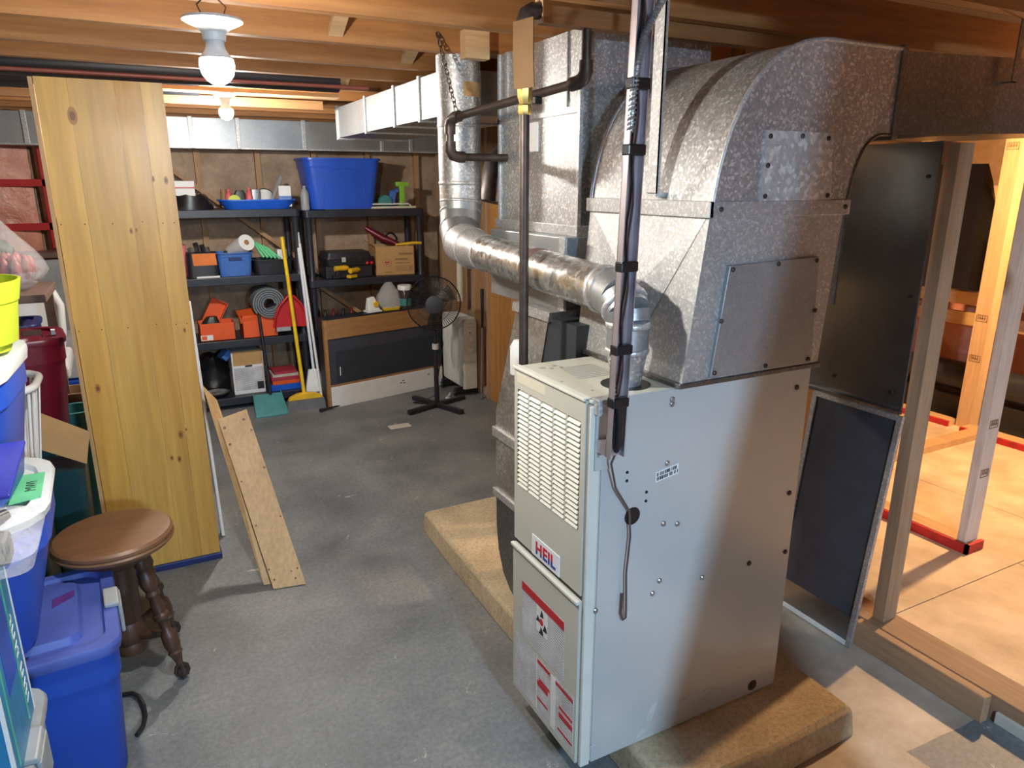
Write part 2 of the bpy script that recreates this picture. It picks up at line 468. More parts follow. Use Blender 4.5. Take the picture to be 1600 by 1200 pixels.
# batts and poly in the bays at the left
for x0, x1 in ((-1.9, -1.5), (-1.46, -1.06), (-1.02, -.56), (-.53, -.30)):
    mbx = MB(); nx, nz = 6, 10; vs = []; fs = []
    for iz in range(nz + 1):
        for ix in range(nx + 1):
            d = .06 * math.sin(PI * ix / nx) + random.uniform(0, .012)
            vs.append((x0 + (x1 - x0) * ix / nx, 5.80 - d, 1.16 + .7 * iz / nz))
    for iz in range(nz):
        for ix in range(nx):
            a = iz * (nx + 1) + ix; fs.append((a, a + 1, a + nx + 2, a + nx + 1))
    b0 = len(vs); vs += [(x0, 5.82, 1.16), (x1, 5.82, 1.16), (x1, 5.82, 1.86), (x0, 5.82, 1.86)]
    fs.append((b0, b0 + 1, b0 + 2, b0 + 3))
    obj('insulation_batt', mbx.add(vs, fs), 'insulation', wr, smooth=60)
for z in (1.58, 1.30):
    obj('red_tape', B(-.86, -.44, 5.722, 5.727, z, z + .045), 'print_red', wr)
obj('red_tape', B(-.50, -.455, 5.722, 5.728, 1.18, 1.82), 'print_red', wr)
obj('shelf_rail', B(-1.4, -.28, 5.55, 5.76, 1.13, 1.165), 'table_wood', wr)

struct('wall_left', B(-2.46, -2.4, -2.6, 5.9, 0, 2.225), 'shell_wall')
struct('wall_front', B(-2.4, 6.2, -2.66, -2.6, 0, 2.225), 'shell_wall')

# partition on the right: rough studs, orange boards, sheet steel near the furnace
wrt = struct('wall_right', B(2.34, 2.38, 2.3, 5.9, 0, 2.225), 'kraft')
for y, mt in ((5.58, 'stud_grey'), (5.30, 'stud'), (4.93, 'stud'), (4.70, 'stud_grey'), (3.6, 'stud'), (3.0, 'stud')):
    obj('stud', B(2.25, 2.34, y, y + (.10 if y == 5.58 else .045), 0, 2.03), mt, wrt)
for k, y in enumerate((3.86, 4.03, 4.20, 4.37, 4.54)):
    obj('wall_board', B(2.26, 2.282, y, y + .162, .0, 1.80), 'board_orange', wrt, bevel=.003)
obj('stud', B(2.20, 2.27, 1.350, 1.392, .086, 1.716), 'stud_grey', wrt)
obj('stud', B(2.20, 2.29, 1.80, 1.84, .086, 2.03), 'stud', wrt)
obj('stud', B(2.20, 2.29, 2.26, 2.30, .09, 2.03), 'stud', wrt)
ss = thing('steel_wall_sheet', 'dark sheet steel panel fixed between the furnace duct and the grey stud', 'sheet metal', (2.185, 1.9, .87))
obj('sheet', B(2.178, 2.186, 1.392, 2.45, .87, 1.722), 'sheet_steel', ss)
obj('bottom_flange', B(2.165, 2.186, 1.392, 2.45, .86, .872), 'galv_dark', ss)
obj('cleat', B(2.168, 2.178, 1.70, 1.72, 1.18, 1.50), 'galv_light', ss)
for y, z in ((1.42, 1.62), (1.42, 1.25), (1.43, .93), (1.66, .93)):
    obj('screw', MB().lathe([(.006, 0), (.004, .004)], (2.174, y, z), 8, Matrix.Rotation(R(-90), 3, 'Y')), 'iron', ss)
# threshold of the framed room
pst = thing('light_blocker', 'unseen sloping wooden stringer rising to the joists beside the viewer', 'blocker', (.93, .30, 0))  # unseen boards added to cut the cool light across the furnace side
for k in range(5):
    a0, a1 = .80 + .085 * k, .884 + .085 * k
    obj('ply', MB().hexa([(a0, .26, 0), (a1, .26, 0), (a1, .35, 0), (a0, .35, 0), (a0 + .456, .26, 2.028), (a1 + .456, .26, 2.028), (a1 + .456, .35, 2.028), (a0 + .456, .35, 2.028)]), 'stud', pst)
struct('trim_1', B(2.115, 2.150, .945, 1.40, 0, .092), 'sill', bevel=.004)
struct('trim_2', B(2.165, 2.290, .30, 2.30, 0, .085), 'sill', bevel=.003)
struct('trim_3', B(2.155, 2.20, -.6, .93, 0, .04), 'cream', bevel=.003)
fl2 = struct('floor_room', B(2.29, 6.2, -2.6, 5.9, -.06, .045), 'kraft')
for i, (x0, x1, y0, y1) in enumerate(((2.292, 3.128, -.9, 1.388), (3.132, 4.3, -.9, 1.300), (2.292, 3.6, 1.392, 3.6), (3.604, 5.6, 1.392, 3.6), (3.132, 3.6, 1.304, 1.388), (4.304, 5.6, -.9, 1.388), (3.604, 4.3, 1.304, 1.388))):
    obj('floor_sheet', B(x0, x1, y0, y1, .045, .056), 'plyfloor', fl2)
struct('wall_far', B(5.9, 5.96, -2.6, 5.9, 0, 2.225), 'shell_wall')
wf = thing('stud_frame', 'orange-lit stud wall standing on red-edged sole plates', 'wall frame', (4.8, 2.6, .056))
struct('wall_room', B(2.38, 5.9, 4.6, 4.66, 0, 2.225), 'kraft')
# framed wall with red-sealed plates
obj('sole_plate', B(4.56, 4.65, 1.2, 2.50, .056, .095), 'rail_new', wf)
obj('red_edge', B(4.545, 4.56, 1.2, 2.50, .056, .092), 'red_paint', wf)
obj('sole_plate', B(4.60, 4.69, 2.60, 3.6, .056, .095), 'rail_new', wf)
obj('red_edge', B(4.585, 4.60, 2.60, 3.6, .056, .092), 'red_paint', wf)
obj('cross_plate', B(3.55, 4.56, 2.36, 2.45, .056, .095), 'rail_new', wf)
for (x0, x1, y0, y1, mt) in ((4.66, 4.75, 2.50, 2.592, 'stud_new'), (4.66, 4.75, 2.06, 2.10, 'stud_new'), (4.66, 4.75, 3.08, 3.12, 'stud_new')):
    obj('stud', B(x0, x1, y0, y1, .056, 2.03), mt, wf)
wf2 = thing('insulated_wall', 'pink insulated wall with orange-lit rails behind the stud wall', 'wall frame', (5.2, 2.6, .056))
for z, d in ((.66, 0), (.80, .01), (1.50, .0)):
    obj('rail', B(5.00 - d, 5.04 - d, 1.4, 4.2, z, z + .085), 'rail_new', wf2)
obj('rail_shelf', B(5.04, 5.14, 1.4, 4.2, .66, .70), 'rail_new', wf2)
for y0 in (1.5, 1.95, 2.40, 2.85, 3.30):
    mbx = MB(); vs = []; fs = []
    for iz in range(9):
        for iy in range(6):
            vs.append((5.30 - .07 * math.sin(PI * iy / 5) - random.uniform(0, .015), y0 + .44 * iy / 5, .16 + .62 * iz / 8))
    for iz in range(8):
        for iy in range(5):
            a = iz * 6 + iy; fs.append((a, a + 6, a + 7, a + 1))
    k = len(vs); vs += [(5.34, y0, .16), (5.34, y0 + .44, .16), (5.34, y0 + .44, .78), (5.34, y0, .78)]; fs.append((k, k + 1, k + 2, k + 3))
    obj('insulation_batt', mbx.add(vs, fs), 'insulation', wf2, smooth=60)
obj('backing', B(5.34, 5.36, 1.2, 4.4, .056, 2.1), 'cardboard_dark', wf2)
# dark wooden sole plate seam + red plate and near end stud
rp = thing('short_partition', 'pale end stud standing on a red-edged sole plate in the framed room', 'wall frame', (3.05, 1.6, .056))
obj('sole_plate', B(3.02, 3.11, 1.545, 2.6, .062, .10), 'rail_new', rp)
obj('red_edge', B(3.005, 3.02, 1.53, 2.6, .056, .098), 'red_paint', rp)
obj('red_edge', B(3.005, 3.125, 1.530, 1.545, .056, .098), 'red_paint', rp)
obj('stud', B(3.022, 3.108, 1.55, 1.59, .10, 2.028), 'stud_cool_lit', rp, bevel=.003)
for o_ in rp.children:
    pass
def stamp(parent, axis, x, y, z, w):
    q = MB(); t_ = .0012; k = w / 5
    bars = [(0, 0, w, k * .35), (0, w * .6, w, k * .35), (0, 0, k * .35, w * .6), (w, 0, k * .35, w * .6)] + [(w * f, k, k * .5, w * .4) for f in (.2, .42, .64, .82)] + [(w * .2, w * .3, w * .6, k * .35)]
    for a, b_, c_, d_ in bars:
        if axis == 'x': q.box(x - t_, x, y + a, y + a + c_, z + b_, z + b_ + d_)
        else: q.box(x + a, x + a + c_, y - t_, y, z + b_, z + b_ + d_)
    obj('grade_stamp', q, 'cardboard_dark', parent)
for z_ in (.50, .76, 1.79):
    stamp(wf, 'x', 4.66, 2.512, z_, .065)
for z_ in (.40, .62, 1.5):
    stamp(rp, 'y', 3.032, 1.55, z_, .055)
# black bags hung between the studs
for k, (y, w, z0) in enumerate(((2.98, .62, .92), (2.30, .55, .95))):
    mb_ = MB(); rings = []
    for i in range(8):
        t = i / 7; z = 1.72 - (1.72 - z0) * t
        s_ = .55 + .45 * math.sin(min(1, t * 1.6) * PI / 2)
        rings.append([(4.89 + .08 * s_ * math.cos(2 * PI * q / 14), y + w / 2 * s_ * math.sin(2 * PI * q / 14) * (1 + .05 * math.sin(q * 3 + i)), z) for q in range(14)])
    mb_.loft(rings)
    solo('black_bag', mb_, 'black_plastic', ['limp black bag hung in the framed wall behind the grey stud', 'limp black bag hung in the framed wall beyond the pale end stud'][k], 'bag', smooth=60)
# rolled dark mat on the floor of the framed room
solo('rolled_tarp', MB().tube([(4.87, 1.6, .325), (4.86, 2.2, .335), (4.87, 2.9, .336), (4.86, 3.5, .325)], [.09, .10, .10, .09], 12), 'black_plastic', 'long dark rolled tarp lying before the pink insulation', 'tarp', smooth=60)
solo('rubber_mat', B(4.78, 4.96, 1.4, 3.5, .057, .225), 'black', 'thick black ribbed mat stack under the rolled tarp', 'mat', bevel=.01)
# ------------------------------------------------------------------ lamps
def lampholder(loc, glow, label, wires=True, bulb_r=.033):
    x, y, z = loc    # z = top of holder
    t = thing('bulb_holder', label, 'light fixture', (x, y, z - .12))
    obj('base_plate', MB().lathe([(.056, 0), (.057, -.005), (.052, -.008), (.032, -.018), (.023, -.026), (.0215, -.040), (.002, -.040)][::-1], (x, y, z), 32), 'ceramic', t, smooth=40)
    bl = obj('bulb_body', MB().lathe([(.0175, -.040), (.0178, -.048), (.020, -.056), (.025, -.064), (.031, -.072), (.032, -.074), (.002, -.074)][::-1], (x, y, z), 24), 'white_plastic', t, smooth=40)
    obj('bulb_dome', MB().lathe([(.0315, -.0742), (bulb_r, -.082), (bulb_r, -.090), (.0295, -.103), (.021, -.114), (.010, -.1205), (.0008, -.122)][::-1], (x, y, z), 20), glow, bl, smooth=60)
    if bulb_r > .1:
        for c_ in bl.children: D.objects.remove(c_)
        obj('globe', MB().sphere((x, y, z - .074 - bulb_r), bulb_r, 24, 14), glow, bl, smooth=60)
        obj('reflector', MB().lathe([(.05, -.03), (.14, -.04), (.19, -.10), (.205, -.195), (.200, -.195), (.185, -.10), (.13, -.046), (.05, -.036)], (x, y, z), 32), 'white', t, smooth=40)  # unseen shade, added to keep the cool light off the joists
    if wires:
        for k, (dx, mt) in enumerate(((-.016, 'wire_brown'), (.018, 'copper_wire'))):
            obj('lead', MB().tube([(x + dx, y, z - .001), (x + dx * 1.6, y + .01, z + .025), (x + dx * .2, y, z + .045), (x - dx * .3, y, z + .09), (x, y, z + .125)], .0016, 6), mt, t, smooth=60)
        obj('wire_nut', MB().lathe([(.008, 0), (.006, .02), (.003, .024)], (x - .012, y, z + .045), 10), 'bin_blue', t, smooth=40)
    return t
lampholder((.188, 1.640, 1.912), 'bulb_glow', 'bare white bulb in a white porcelain holder hanging by its wires')
lampholder((.459, 3.84, 2.012), 'far_glow', 'bare white bulb fixed to the joist above the black shelves', False)
lampholder((.55, -1.60, 2.03), 'cool_glow', 'cool white globe lamp with an added reflector behind the viewer', False, .115)  # lamp type unseen; globe made large to soften its shadow edges
lampholder((4.15, 1.68, 2.03), 'warm_glow', 'bare yellow bulb in the framed room', False)

# ================================================================== FURNACE ON ITS PAD
pad = MB()
def padring(z, g):
    pts = [(1.03, 1.105), (1.40, 1.09), (1.725, 1.10), (1.735, 1.5), (1.73, 2.93), (1.4, 2.935), (1.05, 2.93), (1.035, 2.5), (1.03, 2.0), (1.035, 1.5)]
    cx, cy = 1.38, 2.0
    return [(x + (cx - x) / abs(cx - x + 1e-6) * g, y + (cy - y) / abs(cy - y + 1e-6) * g, z) for x, y in pts]
pad.loft([padring(0, -.006), padring(.06, .0), padring(.09, .004), padring(.1, .016)])
solo('concrete_pad', pad, 'pad_concrete', 'rough tan concrete pad under the furnace', 'concrete pad', smooth=30, bevel=.006)
# paint-free stain is in the material
FX0, FX1, FY0, FY1, FZ0, FZ1 = .885, 1.585, 1.285, 1.655, .10, 1.12
fu = thing('furnace', 'beige steel gas furnace with louvred upper door and warning labels', 'furnace', (1.2, 1.47, .10))
obj('cabinet', B(FX0 + .006, FX1, FY0 + .004, FY1, FZ0 + .004, FZ1 - .004), 'enamel', fu, bevel=.003)
obj('side_panel', B(FX0 + .022, FX1 + .003, FY0, FY0 + .008, FZ0 + .002, FZ1), 'enamel_side', fu, bevel=.002)
obj('front_post', B(FX0 - .012, FX0 + .016, FY0 - .001, FY0 + .012, FZ0, FZ1 - .012), 'enamel_edge', fu, bevel=.002)
obj('top_panel', B(FX0 - .01, FX1 + .001, FY0 + .002, FY1, FZ1 - .006, FZ1 + .002), 'enamel', fu, bevel=.002)
# upper door with louvres
DX0, DX1 = .868, .884
DY0, DY1 = 1.300, 1.652
ZU0, ZU1 = .612, 1.122
LY0, LY1, LZ0, LZ1 = 1.318, 1.634, .785, 1.064
ncol, nrow = 5, 21
ud = MB()
ud.box(DX0, DX1, DY0, LY0, ZU0, ZU1).box(DX0, DX1, LY1, DY1, ZU0, ZU1)
ud.box(DX0, DX1, LY0, LY1, ZU0, LZ0).box(DX0, DX1, LY0, LY1, LZ1, ZU1)
cw = (LY1 - LY0) / ncol
for k in range(1, ncol):
    ud.box(DX0, DX1, LY0 + k * cw - .0045, LY0 + k * cw + .0045, LZ0, LZ1)
door = obj('upper_door', ud, 'enamel', fu)
obj('louver_shade', B(DX1 - .003, DX1 - .001, LY0, LY1, LZ0, LZ1), 'black', door)  # black sheet standing in for the dark recess behind the louvres
proto = None
rh = (LZ1 - LZ0) / nrow
for c in range(ncol):
    for r_ in range(nrow):
        y0 = LY0 + c * cw + .0045; z0 = LZ0 + r_ * rh
        if proto is None:
            m_ = MB(); w = cw - .009
            # slanted slat, top tucked in, lower lip proud
            m_.hexa([(.865, 0, .0015), (.868, 0, .0005), (.868, w, .0005), (.865, w, .0015), (.8745, 0, rh * .86), (.8785, 0, rh * .86), (.8785, w, rh * .86), (.8745, w, rh * .86)])
            proto = obj('louver', m_, 'enamel_edge', door, local=True)
            o = proto
        else:
            o = dup(proto)
        o.location = Vector((0, y0, z0)) - fu.location
        o.parent = door
obj('door_lip', B(DX0 - .006, DX1, DY0, DY1, ZU1 - .004, ZU1 + .004), 'enamel_edge', door, bevel=.002)
# lower door, proud of the upper
ld = obj('lower_door', B(.864, .884, DY0 - .002, DY1 + .002, .106, .596), 'enamel', fu, bevel=.002)
obj('door_lip', B(.856, .868, DY0 - .002, DY1 + .002, .588, .598), 'enamel_edge', ld, bevel=.002)
obj('door_gap', B(.874, .880, DY0, DY1, .596, .613), 'black', fu)
obj('latch_edge', B(.872, .884, DY0 - .008, DY0 - .002, .11, ZU1 - .01), 'enamel_grey', fu)
# badge
bd = obj('badge', B(.8655, .868, 1.398, 1.545, .612, .672), 'badge_white', door, bevel=.001)
text('badge_lettering', 'HEIL', .050, 'badge_ink', bd, (.8650, 1.470, .6245), (R(90), 0, R(-90)), bold=.0015)
# faded glue mark of an old sticker
obj('old_sticker', B(.8672, .868, 1.485, 1.638, 1.083, 1.108), 'pvc', door)
# labels on the lower door
lb = obj('warning_label', B(.8628, .864, 1.362, 1.594, .322, .500), 'small_print', ld)
obj('red_header', B(.8622, .8628, 1.362, 1.594, .474, .500), 'print_red', lb)
obj('picture_box', B(.8622, .8628, 1.448, 1.508, .392, .470), 'white', lb)
for y, z, sy, sz in ((1.478, .456, .010, .012), (1.499, .432, .010, .010), (1.460, .420, .012, .012), (1.480, .402, .012, .012)):
    obj('pictogram', MB().prism([(y - sy, z - sz * .7), (y + sy, z - sz), (y + sy * .5, z), (y + sy * .2, z + sz), (y - sy * .6, z + sz * .3)], 'x', .8616, .8622), 'ink', lb)
obj('stop_mark', MB().lathe([(.010, 0), (.010, .0008)], (.8614, 1.480, .430), 16, Matrix.Rotation(R(90), 3, 'Y')), 'print_red', lb)
l2 = obj('instruction_label', B(.8628, .864, 1.309, 1.638, .128, .306), 'small_print', ld)
for y0, y1, z0, z1 in ((1.43, 1.50, .288, .300), (1.312, 1.40, .286, .296), (1.43, 1.49, .232, .242), (1.44, 1.50, .214, .230), (1.312, 1.38, .222, .230), (1.312, 1.38, .196, .212), (1.44, 1.50, .168, .175), (1.312, 1.385, .150, .157)):
    obj('red_bar', B(.8622, .8628, y0, y1, z0, z1), 'print_red', l2)
for y0, y1 in ((1.400, 1.425), (1.502, 1.506)):
    obj('margin', B(.8624, .8628, y0, y1, .132, .300), 'white', l2)
# holes, screws and stickers on the side panel
def disc_y(x, z, r, y=FY0, t=.0015, n=16):
    return MB().lathe([(r, 0), (r * .9, t)], (x, y, z), n, Matrix.Rotation(R(90), 3, 'X'))
obj('knockout', disc_y(1.005, .806, .024), 'black', fu)
obj('knockout', disc_y(1.493, .130, .018), 'iron', fu)
for x, z in ((.983, .927), (.983, .905), (1.045, .862), (1.045, .838)):
    obj('pilot_hole', disc_y(x, z, .0042), 'black', fu)
for x, z in ((1.108, 1.094), (1.108, 1.082), (1.105, .928), (1.105, .762), (1.151, .751), (1.104, .598), (1.083, .566), (1.253, .566), (.904, .569), (1.54, 1.067), (1.558, .752), (1.599 - .03, .563), (1.426, .563), (.922, 1.088)):
    obj('screw', MB().lathe([(.0075, 0), (.0075, .003), (.005, .005), (.003, .0052)], (x, FY0, z), 8, Matrix.Rotation(R(90), 3, 'X')), 'steel' if x < 1.3 else 'iron', fu, smooth=30)
st = obj('barcode_sticker', MB().hexa([(1.070, FY0 - .0012, .882), (1.142, FY0 - .0012, .894), (1.142, FY0, .894), (1.070, FY0, .882), (1.070, FY0 - .0012, .910), (1.142, FY0 - .0012, .922), (1.142, FY0, .922), (1.070, FY0, .910)]), 'white', fu)
for k in range(44):
    row = k // 22; q = k % 22
    if random.random() < .18: continue
    x = 1.0745 + q * .0030; z = .8975 + (x - 1.07) / 6 - row * .0115
    obj('bar', B(x, x + random.choice((.001, .0017, .0022)), FY0 - .0018, FY0 - .0012, z, z + .009), 'ink', st)
for x0, z0, pts in ((1.05, .112, [(0, 0), (.05, .02), (.075, .10), (.055, .10), (.02, .03)]), (1.18, .15, [(0, 0), (.06, .02), (.06, .04), (.02, .03)]), (1.27, .16, [(0, 0), (.05, .015), (.045, .03), (.01, .02)]), (.89, .15, [(0, 0), (.03, .004), (.03, .009), (0, .006)])):
    obj('paint_smear', MB().prism([(x0 + a, z0 + b_) for a, b_ in pts], 'y', FY0 - .0008, FY0), 'grey_light', fu)
# slots and knock-outs on the top
for k in range(9):
    y = 1.46 + k * .014
    obj('top_slot', B(.95 + .002 * k, 1.07, y, y + .004, FZ1 + .0005, FZ1 + .0026), 'enamel_grey', fu)
for x, y, r in ((.925, 1.60, .010), (.945, 1.585, .006), (.965, 1.605, .006), (.975, 1.585, .006), (.925, 1.36, .004), (.90, 1.46, .004)):
    obj('top_hole', MB().lathe([(r, 0), (r, .0012)], (x, y, FZ1 + .0018), 10), 'enamel_grey', fu)
obj('vent_hole', MB().lathe([(.062, 0), (.062, .001)], (1.03, 1.37, FZ1 + .002), 24), 'black', fu)
jb = obj('junction_box', B(.880, .925, FY0 - .02, FY0 + .012, FZ1 - .03, FZ1 + .008), 'galv_light', fu, bevel=.002)
obj('cover_plate', B(.884, .945, FY0 - .006, FY0, FZ1 - .17, FZ1 - .02), 'enamel_side', fu, bevel=.001)

# ------------------------------------------------------------------ elbow duct above the furnace
PY0, PY1 = 1.272, 1.77
sd = thing('elbow_duct', 'big galvanized plenum on the furnace sweeping round into a ceiling duct', 'duct', (1.35, 1.52, 1.12))
obj('transition', MB().hexa([(1.122, PY0, 1.123), (1.592, PY0, 1.123), (1.592, PY1 - .03, 1.123), (1.122, PY1 - .03, 1.123), (1.178, PY0 + .004, 1.53), (1.628, PY0 + .004, 1.53), (1.628, PY1, 1.53), (1.178, PY1, 1.53)]), 'galv_light', sd)
obj('base_flange', B(1.112, 1.60, PY0 - .006, PY1 - .02, 1.122, 1.135), 'galv_dark', sd, bevel=.002)
# stiffening creases pressed into the sheet
obj('crease', MB().add([(1.1215, 1.50, 1.14), (1.177, PY0 + .01, 1.53), (1.177, PY1 - .01, 1.53), (1.145, 1.5, 1.33), (1.130, 1.5, 1.33)], [(0, 1, 4), (4, 1, 2), (0, 4, 2)]), 'galv_light', sd)
band = MB().box(1.168, 1.640, PY0 - .006, PY0 + .003, 1.522, 1.560).box(1.166, 1.180, PY0 - .006, PY1 + .006, 1.522, 1.560)
obj('drive_cleat', band, 'galv_light', sd, bevel=.002)
def bez(p0, p1, p2, p3, n):
    out = []
    for i in range(n + 1):
        t = i / n; a = (1 - t)
        out.append(tuple(a ** 3 * p0[k] + 3 * a * a * t * p1[k] + 3 * a * t * t * p2[k] + t ** 3 * p3[k] for k in range(2)))
    return out
outer = bez((1.178, 1.54), (1.20, 1.76), (1.30, 1.925), (1.52, 1.925), 18) + [(1.775, 1.925)]
inner = bez((1.628, 1.54), (1.64, 1.64), (1.66, 1.71), (1.73, 1.72), 18) + [(1.775, 1.72)]
prof = outer + inner[::-1]
obj('elbow_body', MB().prism(prof, 'y', PY0, PY1), 'galv', sd, smooth=25)
rim = MB().tube([(x, PY0 - .001, z) for x, z in outer], .0055, 8)
obj('edge_seam', rim, 'galv_light', sd, smooth=60)
obj('edge_seam', MB().tube([(x, PY1 + .001, z) for x, z in outer], .0055, 8), 'galv_light', sd, smooth=60)
obj('edge_seam', MB().tube([(x, PY0 - .001, z) for x, z in inner], .004, 8), 'galv_dark', sd, smooth=60)
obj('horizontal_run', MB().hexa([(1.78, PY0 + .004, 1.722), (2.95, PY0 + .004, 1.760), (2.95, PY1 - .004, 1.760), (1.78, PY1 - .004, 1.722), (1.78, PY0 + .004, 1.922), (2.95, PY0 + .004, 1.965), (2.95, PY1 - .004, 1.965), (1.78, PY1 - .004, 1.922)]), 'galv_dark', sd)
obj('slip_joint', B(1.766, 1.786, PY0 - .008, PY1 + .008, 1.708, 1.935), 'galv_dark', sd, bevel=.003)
ap = obj('access_panel', MB().prism([(1.322, 1.556), (1.565, 1.556), (1.548, 1.718), (1.322, 1.718)], 'y', PY0 - .005, PY0), 'galv_panel', sd)
for x, z in ((1.335, 1.570), (1.335, 1.640), (1.335, 1.705), (1.44, 1.708), (1.53, 1.705), (1.55, 1.57)):
    obj('screw', MB().lathe([(.006, 0), (.006, .003), (.003, .005)], (x, PY0 - .005, z), 8, Matrix.Rotation(R(90), 3, 'X')), 'iron', ap)
ap2 = obj('access_panel', MB().prism([(1.205, 1.140), (1.560, 1.138), (1.545, 1.420), (1.240, 1.412)], 'y', PY0 - .008, PY0 + .002), 'galv_smooth', sd, bevel=.002)
for x, z in ((1.218, 1.152), (1.39, 1.150), (1.545, 1.150), (1.226, 1.28), (1.550, 1.28), (1.25, 1.402), (1.40, 1.408), (1.535, 1.410)):
    obj('screw', MB().lathe([(.006, 0), (.006, .003), (.003, .005)], (x, PY0 - .008, z), 8, Matrix.Rotation(R(90), 3, 'X')), 'iron', ap2)
for x in (1.20, 1.62):
    obj('screw', MB().lathe([(.006, 0), (.006, .003), (.003, .005)], (x, PY0 - .006, 1.542), 8, Matrix.Rotation(R(90), 3, 'X')), 'iron', sd)
solo('hanger_strap', MB().box(1.150, 1.153, 1.440, 1.478, 1.575, 2.03).box(1.150, 1.160, 1.440, 1.443, 1.575, 2.03).box(1.150, 1.186, 1.442, 1.476, 1.567, 1.577), 'galv_light', 'flat galvanized strap hung from the joist before the curved duct', 'strap')
solo('hanger_strap', MB().box(2.215, 2.240, 1.246, 1.249, 1.87, 2.03).box(2.215, 2.240, 1.246, 1.276, 1.87, 1.873), 'galv_dark', 'dim strap holding up the dark ceiling duct near the stud opening', 'strap')

# ------------------------------------------------------------------ return duct behind the furnace
rd = thing('return_duct', 'tall galvanized return duct dropping behind the furnace to a curved boot', 'duct', (1.4, 2.1, .10))
obj('upper_duct', B(1.20, 1.68, 1.87, 2.40, 1.455, 2.028), 'galv', rd)
obj('corner_seam', B(1.192, 1.204, 1.862, 1.876, 1.455, 2.028), 'galv_light', rd)
obj('corner_seam', B(1.194, 1.203, 2.392, 2.404, 1.455, 2.028), 'galv_light', rd)
obj('joint_seam', B(1.196, 1.202, 1.94, 1.946, 1.82, 2.028), 'galv_dark', rd)
obj('joint_seam', B(1.194, 1.202, 2.33, 2.345, 1.82, 2.028), 'galv_light', rd)
obj('joint_seam', B(1.194, 1.204, 1.865, 2.405, 1.800, 1.815), 'galv_light', rd)
obj('flange', MB().box(1.186, 1.70, 1.855, 2.412, 1.443, 1.475), 'galv_light', rd, bevel=.002)
obj('damper_box', B(1.135, 1.70, 1.835, 2.348, 1.212, 1.443), 'galv_smooth', rd, bevel=.003)
obj('corner_seam', B(1.128, 1.137, 1.828, 1.862, 1.212, 1.446), 'galv_light', rd)
obj('boot_slope', MB().prism([(1.842, 1.212), (2.05, 1.212), (2.21, .80), (2.213, .735), (2.0, .735), (1.90, 1.0)], 'x', 1.085, 1.55), 'galv_dirty', rd)
obj('boot_collar', MB().prism([(1.82, 1.225), (2.06, 1.225), (2.065, 1.195), (1.83, 1.195)], 'x', 1.075, 1.56), 'galv_light', rd)
obj('boot_band', B(1.074, 1.56, 1.99, 2.225, .705, .742), 'galv_light', rd, bevel=.003)
obj('boot_middle', B(1.085, 1.55, 2.0, 2.212, .50, .705), 'galv_dirty', rd)
obj('boot_band', B(1.074, 1.56, 1.99, 2.222, .470, .500), 'galv_light', rd, bevel=.003)
low = [(1.66, .105), (2.04, .105), (2.10, .125), (2.155, .17), (2.195, .25), (2.21, .34), (2.212, .47), (2.0, .47), (1.95, .44), (1.66, .43)]
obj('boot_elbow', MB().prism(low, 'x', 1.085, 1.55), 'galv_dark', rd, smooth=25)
obj('boot_side_shade', MB().prism([(1.69, 1.205), (1.840, 1.205), (1.898, 1.0), (1.995, .735), (1.985, .48), (1.69, .44)], 'x', 1.088, 1.54), 'navy_panel', rd)  # dark sheet standing in for shade on the near side of the boot
sg = obj('door_sign', MB().box(1.1955, 1.1998, 2.12, 2.22, 1.70, 1.79), 'white', rd)
text('sign_letter', 'A', .035, 'bin_blue', sg, (1.195, 2.195, 1.752), (R(90), 0, R(-90)))
text('sign_letter', 'H', .035, 'bin_blue', sg, (1.195, 2.195, 1.713), (R(90), 0, R(-90)))
tg = obj('paper_tag', B(1.1955, 1.1998, 2.18, 2.225, 1.50, 1.60), 'white', rd)
obj('yellow_corner', B(1.1945, 1.1955, 2.185, 2.22, 1.565, 1.60), 'yellow', tg)
obj('filter_slot_cover', MB().lathe([(.012, 0), (.026, .008), (.026, .10), (.015, .12)], (1.058, 1.99, .99), 14), 'white', rd, smooth=40)

# ------------------------------------------------------------------ flue
vp = thing('vent_pipe', 'galvanized flue elbowing up from the furnace and across to a thick riser', 'flue pipe', (1.03, 1.37, 1.122))
def ring_at(p, d, r, w=.008, e=.003):
    p, d = Vector(p), Vector(d).normalized()
    return MB().tube([p - d * w, p - d * w * .4, p + d * w * .4, p + d * w], [r, r + e, r + e, r], 20)
obj('collar', MB().tube([(1.03, 1.37, 1.123), (1.03, 1.37, 1.16), (1.03, 1.37, 1.205)], [.038, .042, .050], 20), 'galv', vp, smooth=50)
obj('lower_sleeve', MB().tube([(1.03, 1.37, 1.205), (1.03, 1.37, 1.275)], .051, 20), 'galv_smooth', vp, smooth=50)
obj('joint_bead', ring_at((1.03, 1.37, 1.208), (0, 0, 1), .051), 'galv_light', vp, smooth=60)
obj('joint_bead', ring_at((1.03, 1.37, 1.272), (0, 0, 1), .052), 'galv_light', vp, smooth=60)
el = [(1.03, 1.37, 1.275), (1.031, 1.378, 1.30), (1.035, 1.42, 1.330), (1.038, 1.47, 1.340)]
obj('elbow_gore', MB().tube([el[0], (1.031, 1.378, 1.302)], [.052, .056], 20), 'galv_smooth', vp, smooth=50)
obj('elbow_gore', MB().tube([(1.031, 1.376, 1.298), (1.034, 1.415, 1.328)], [.056, .058], 20), 'galv_smooth', vp, smooth=50)
obj('elbow_gore', MB().tube([(1.034, 1.410, 1.327), (1.039, 1.475, 1.340)], [.058, .058], 20), 'galv_smooth', vp, smooth=50)
obj('joint_bead', ring_at((1.032, 1.392, 1.315), (.0, .8, .6), .058), 'galv_light', vp, smooth=60)
run = [(1.039, 1.465, 1.340), (1.046, 1.85, 1.356), (1.052, 2.24, 1.372)]
obj('foil_run', MB().tube(run[:2], .060, 24), 'foil_pipe', vp, smooth=50)
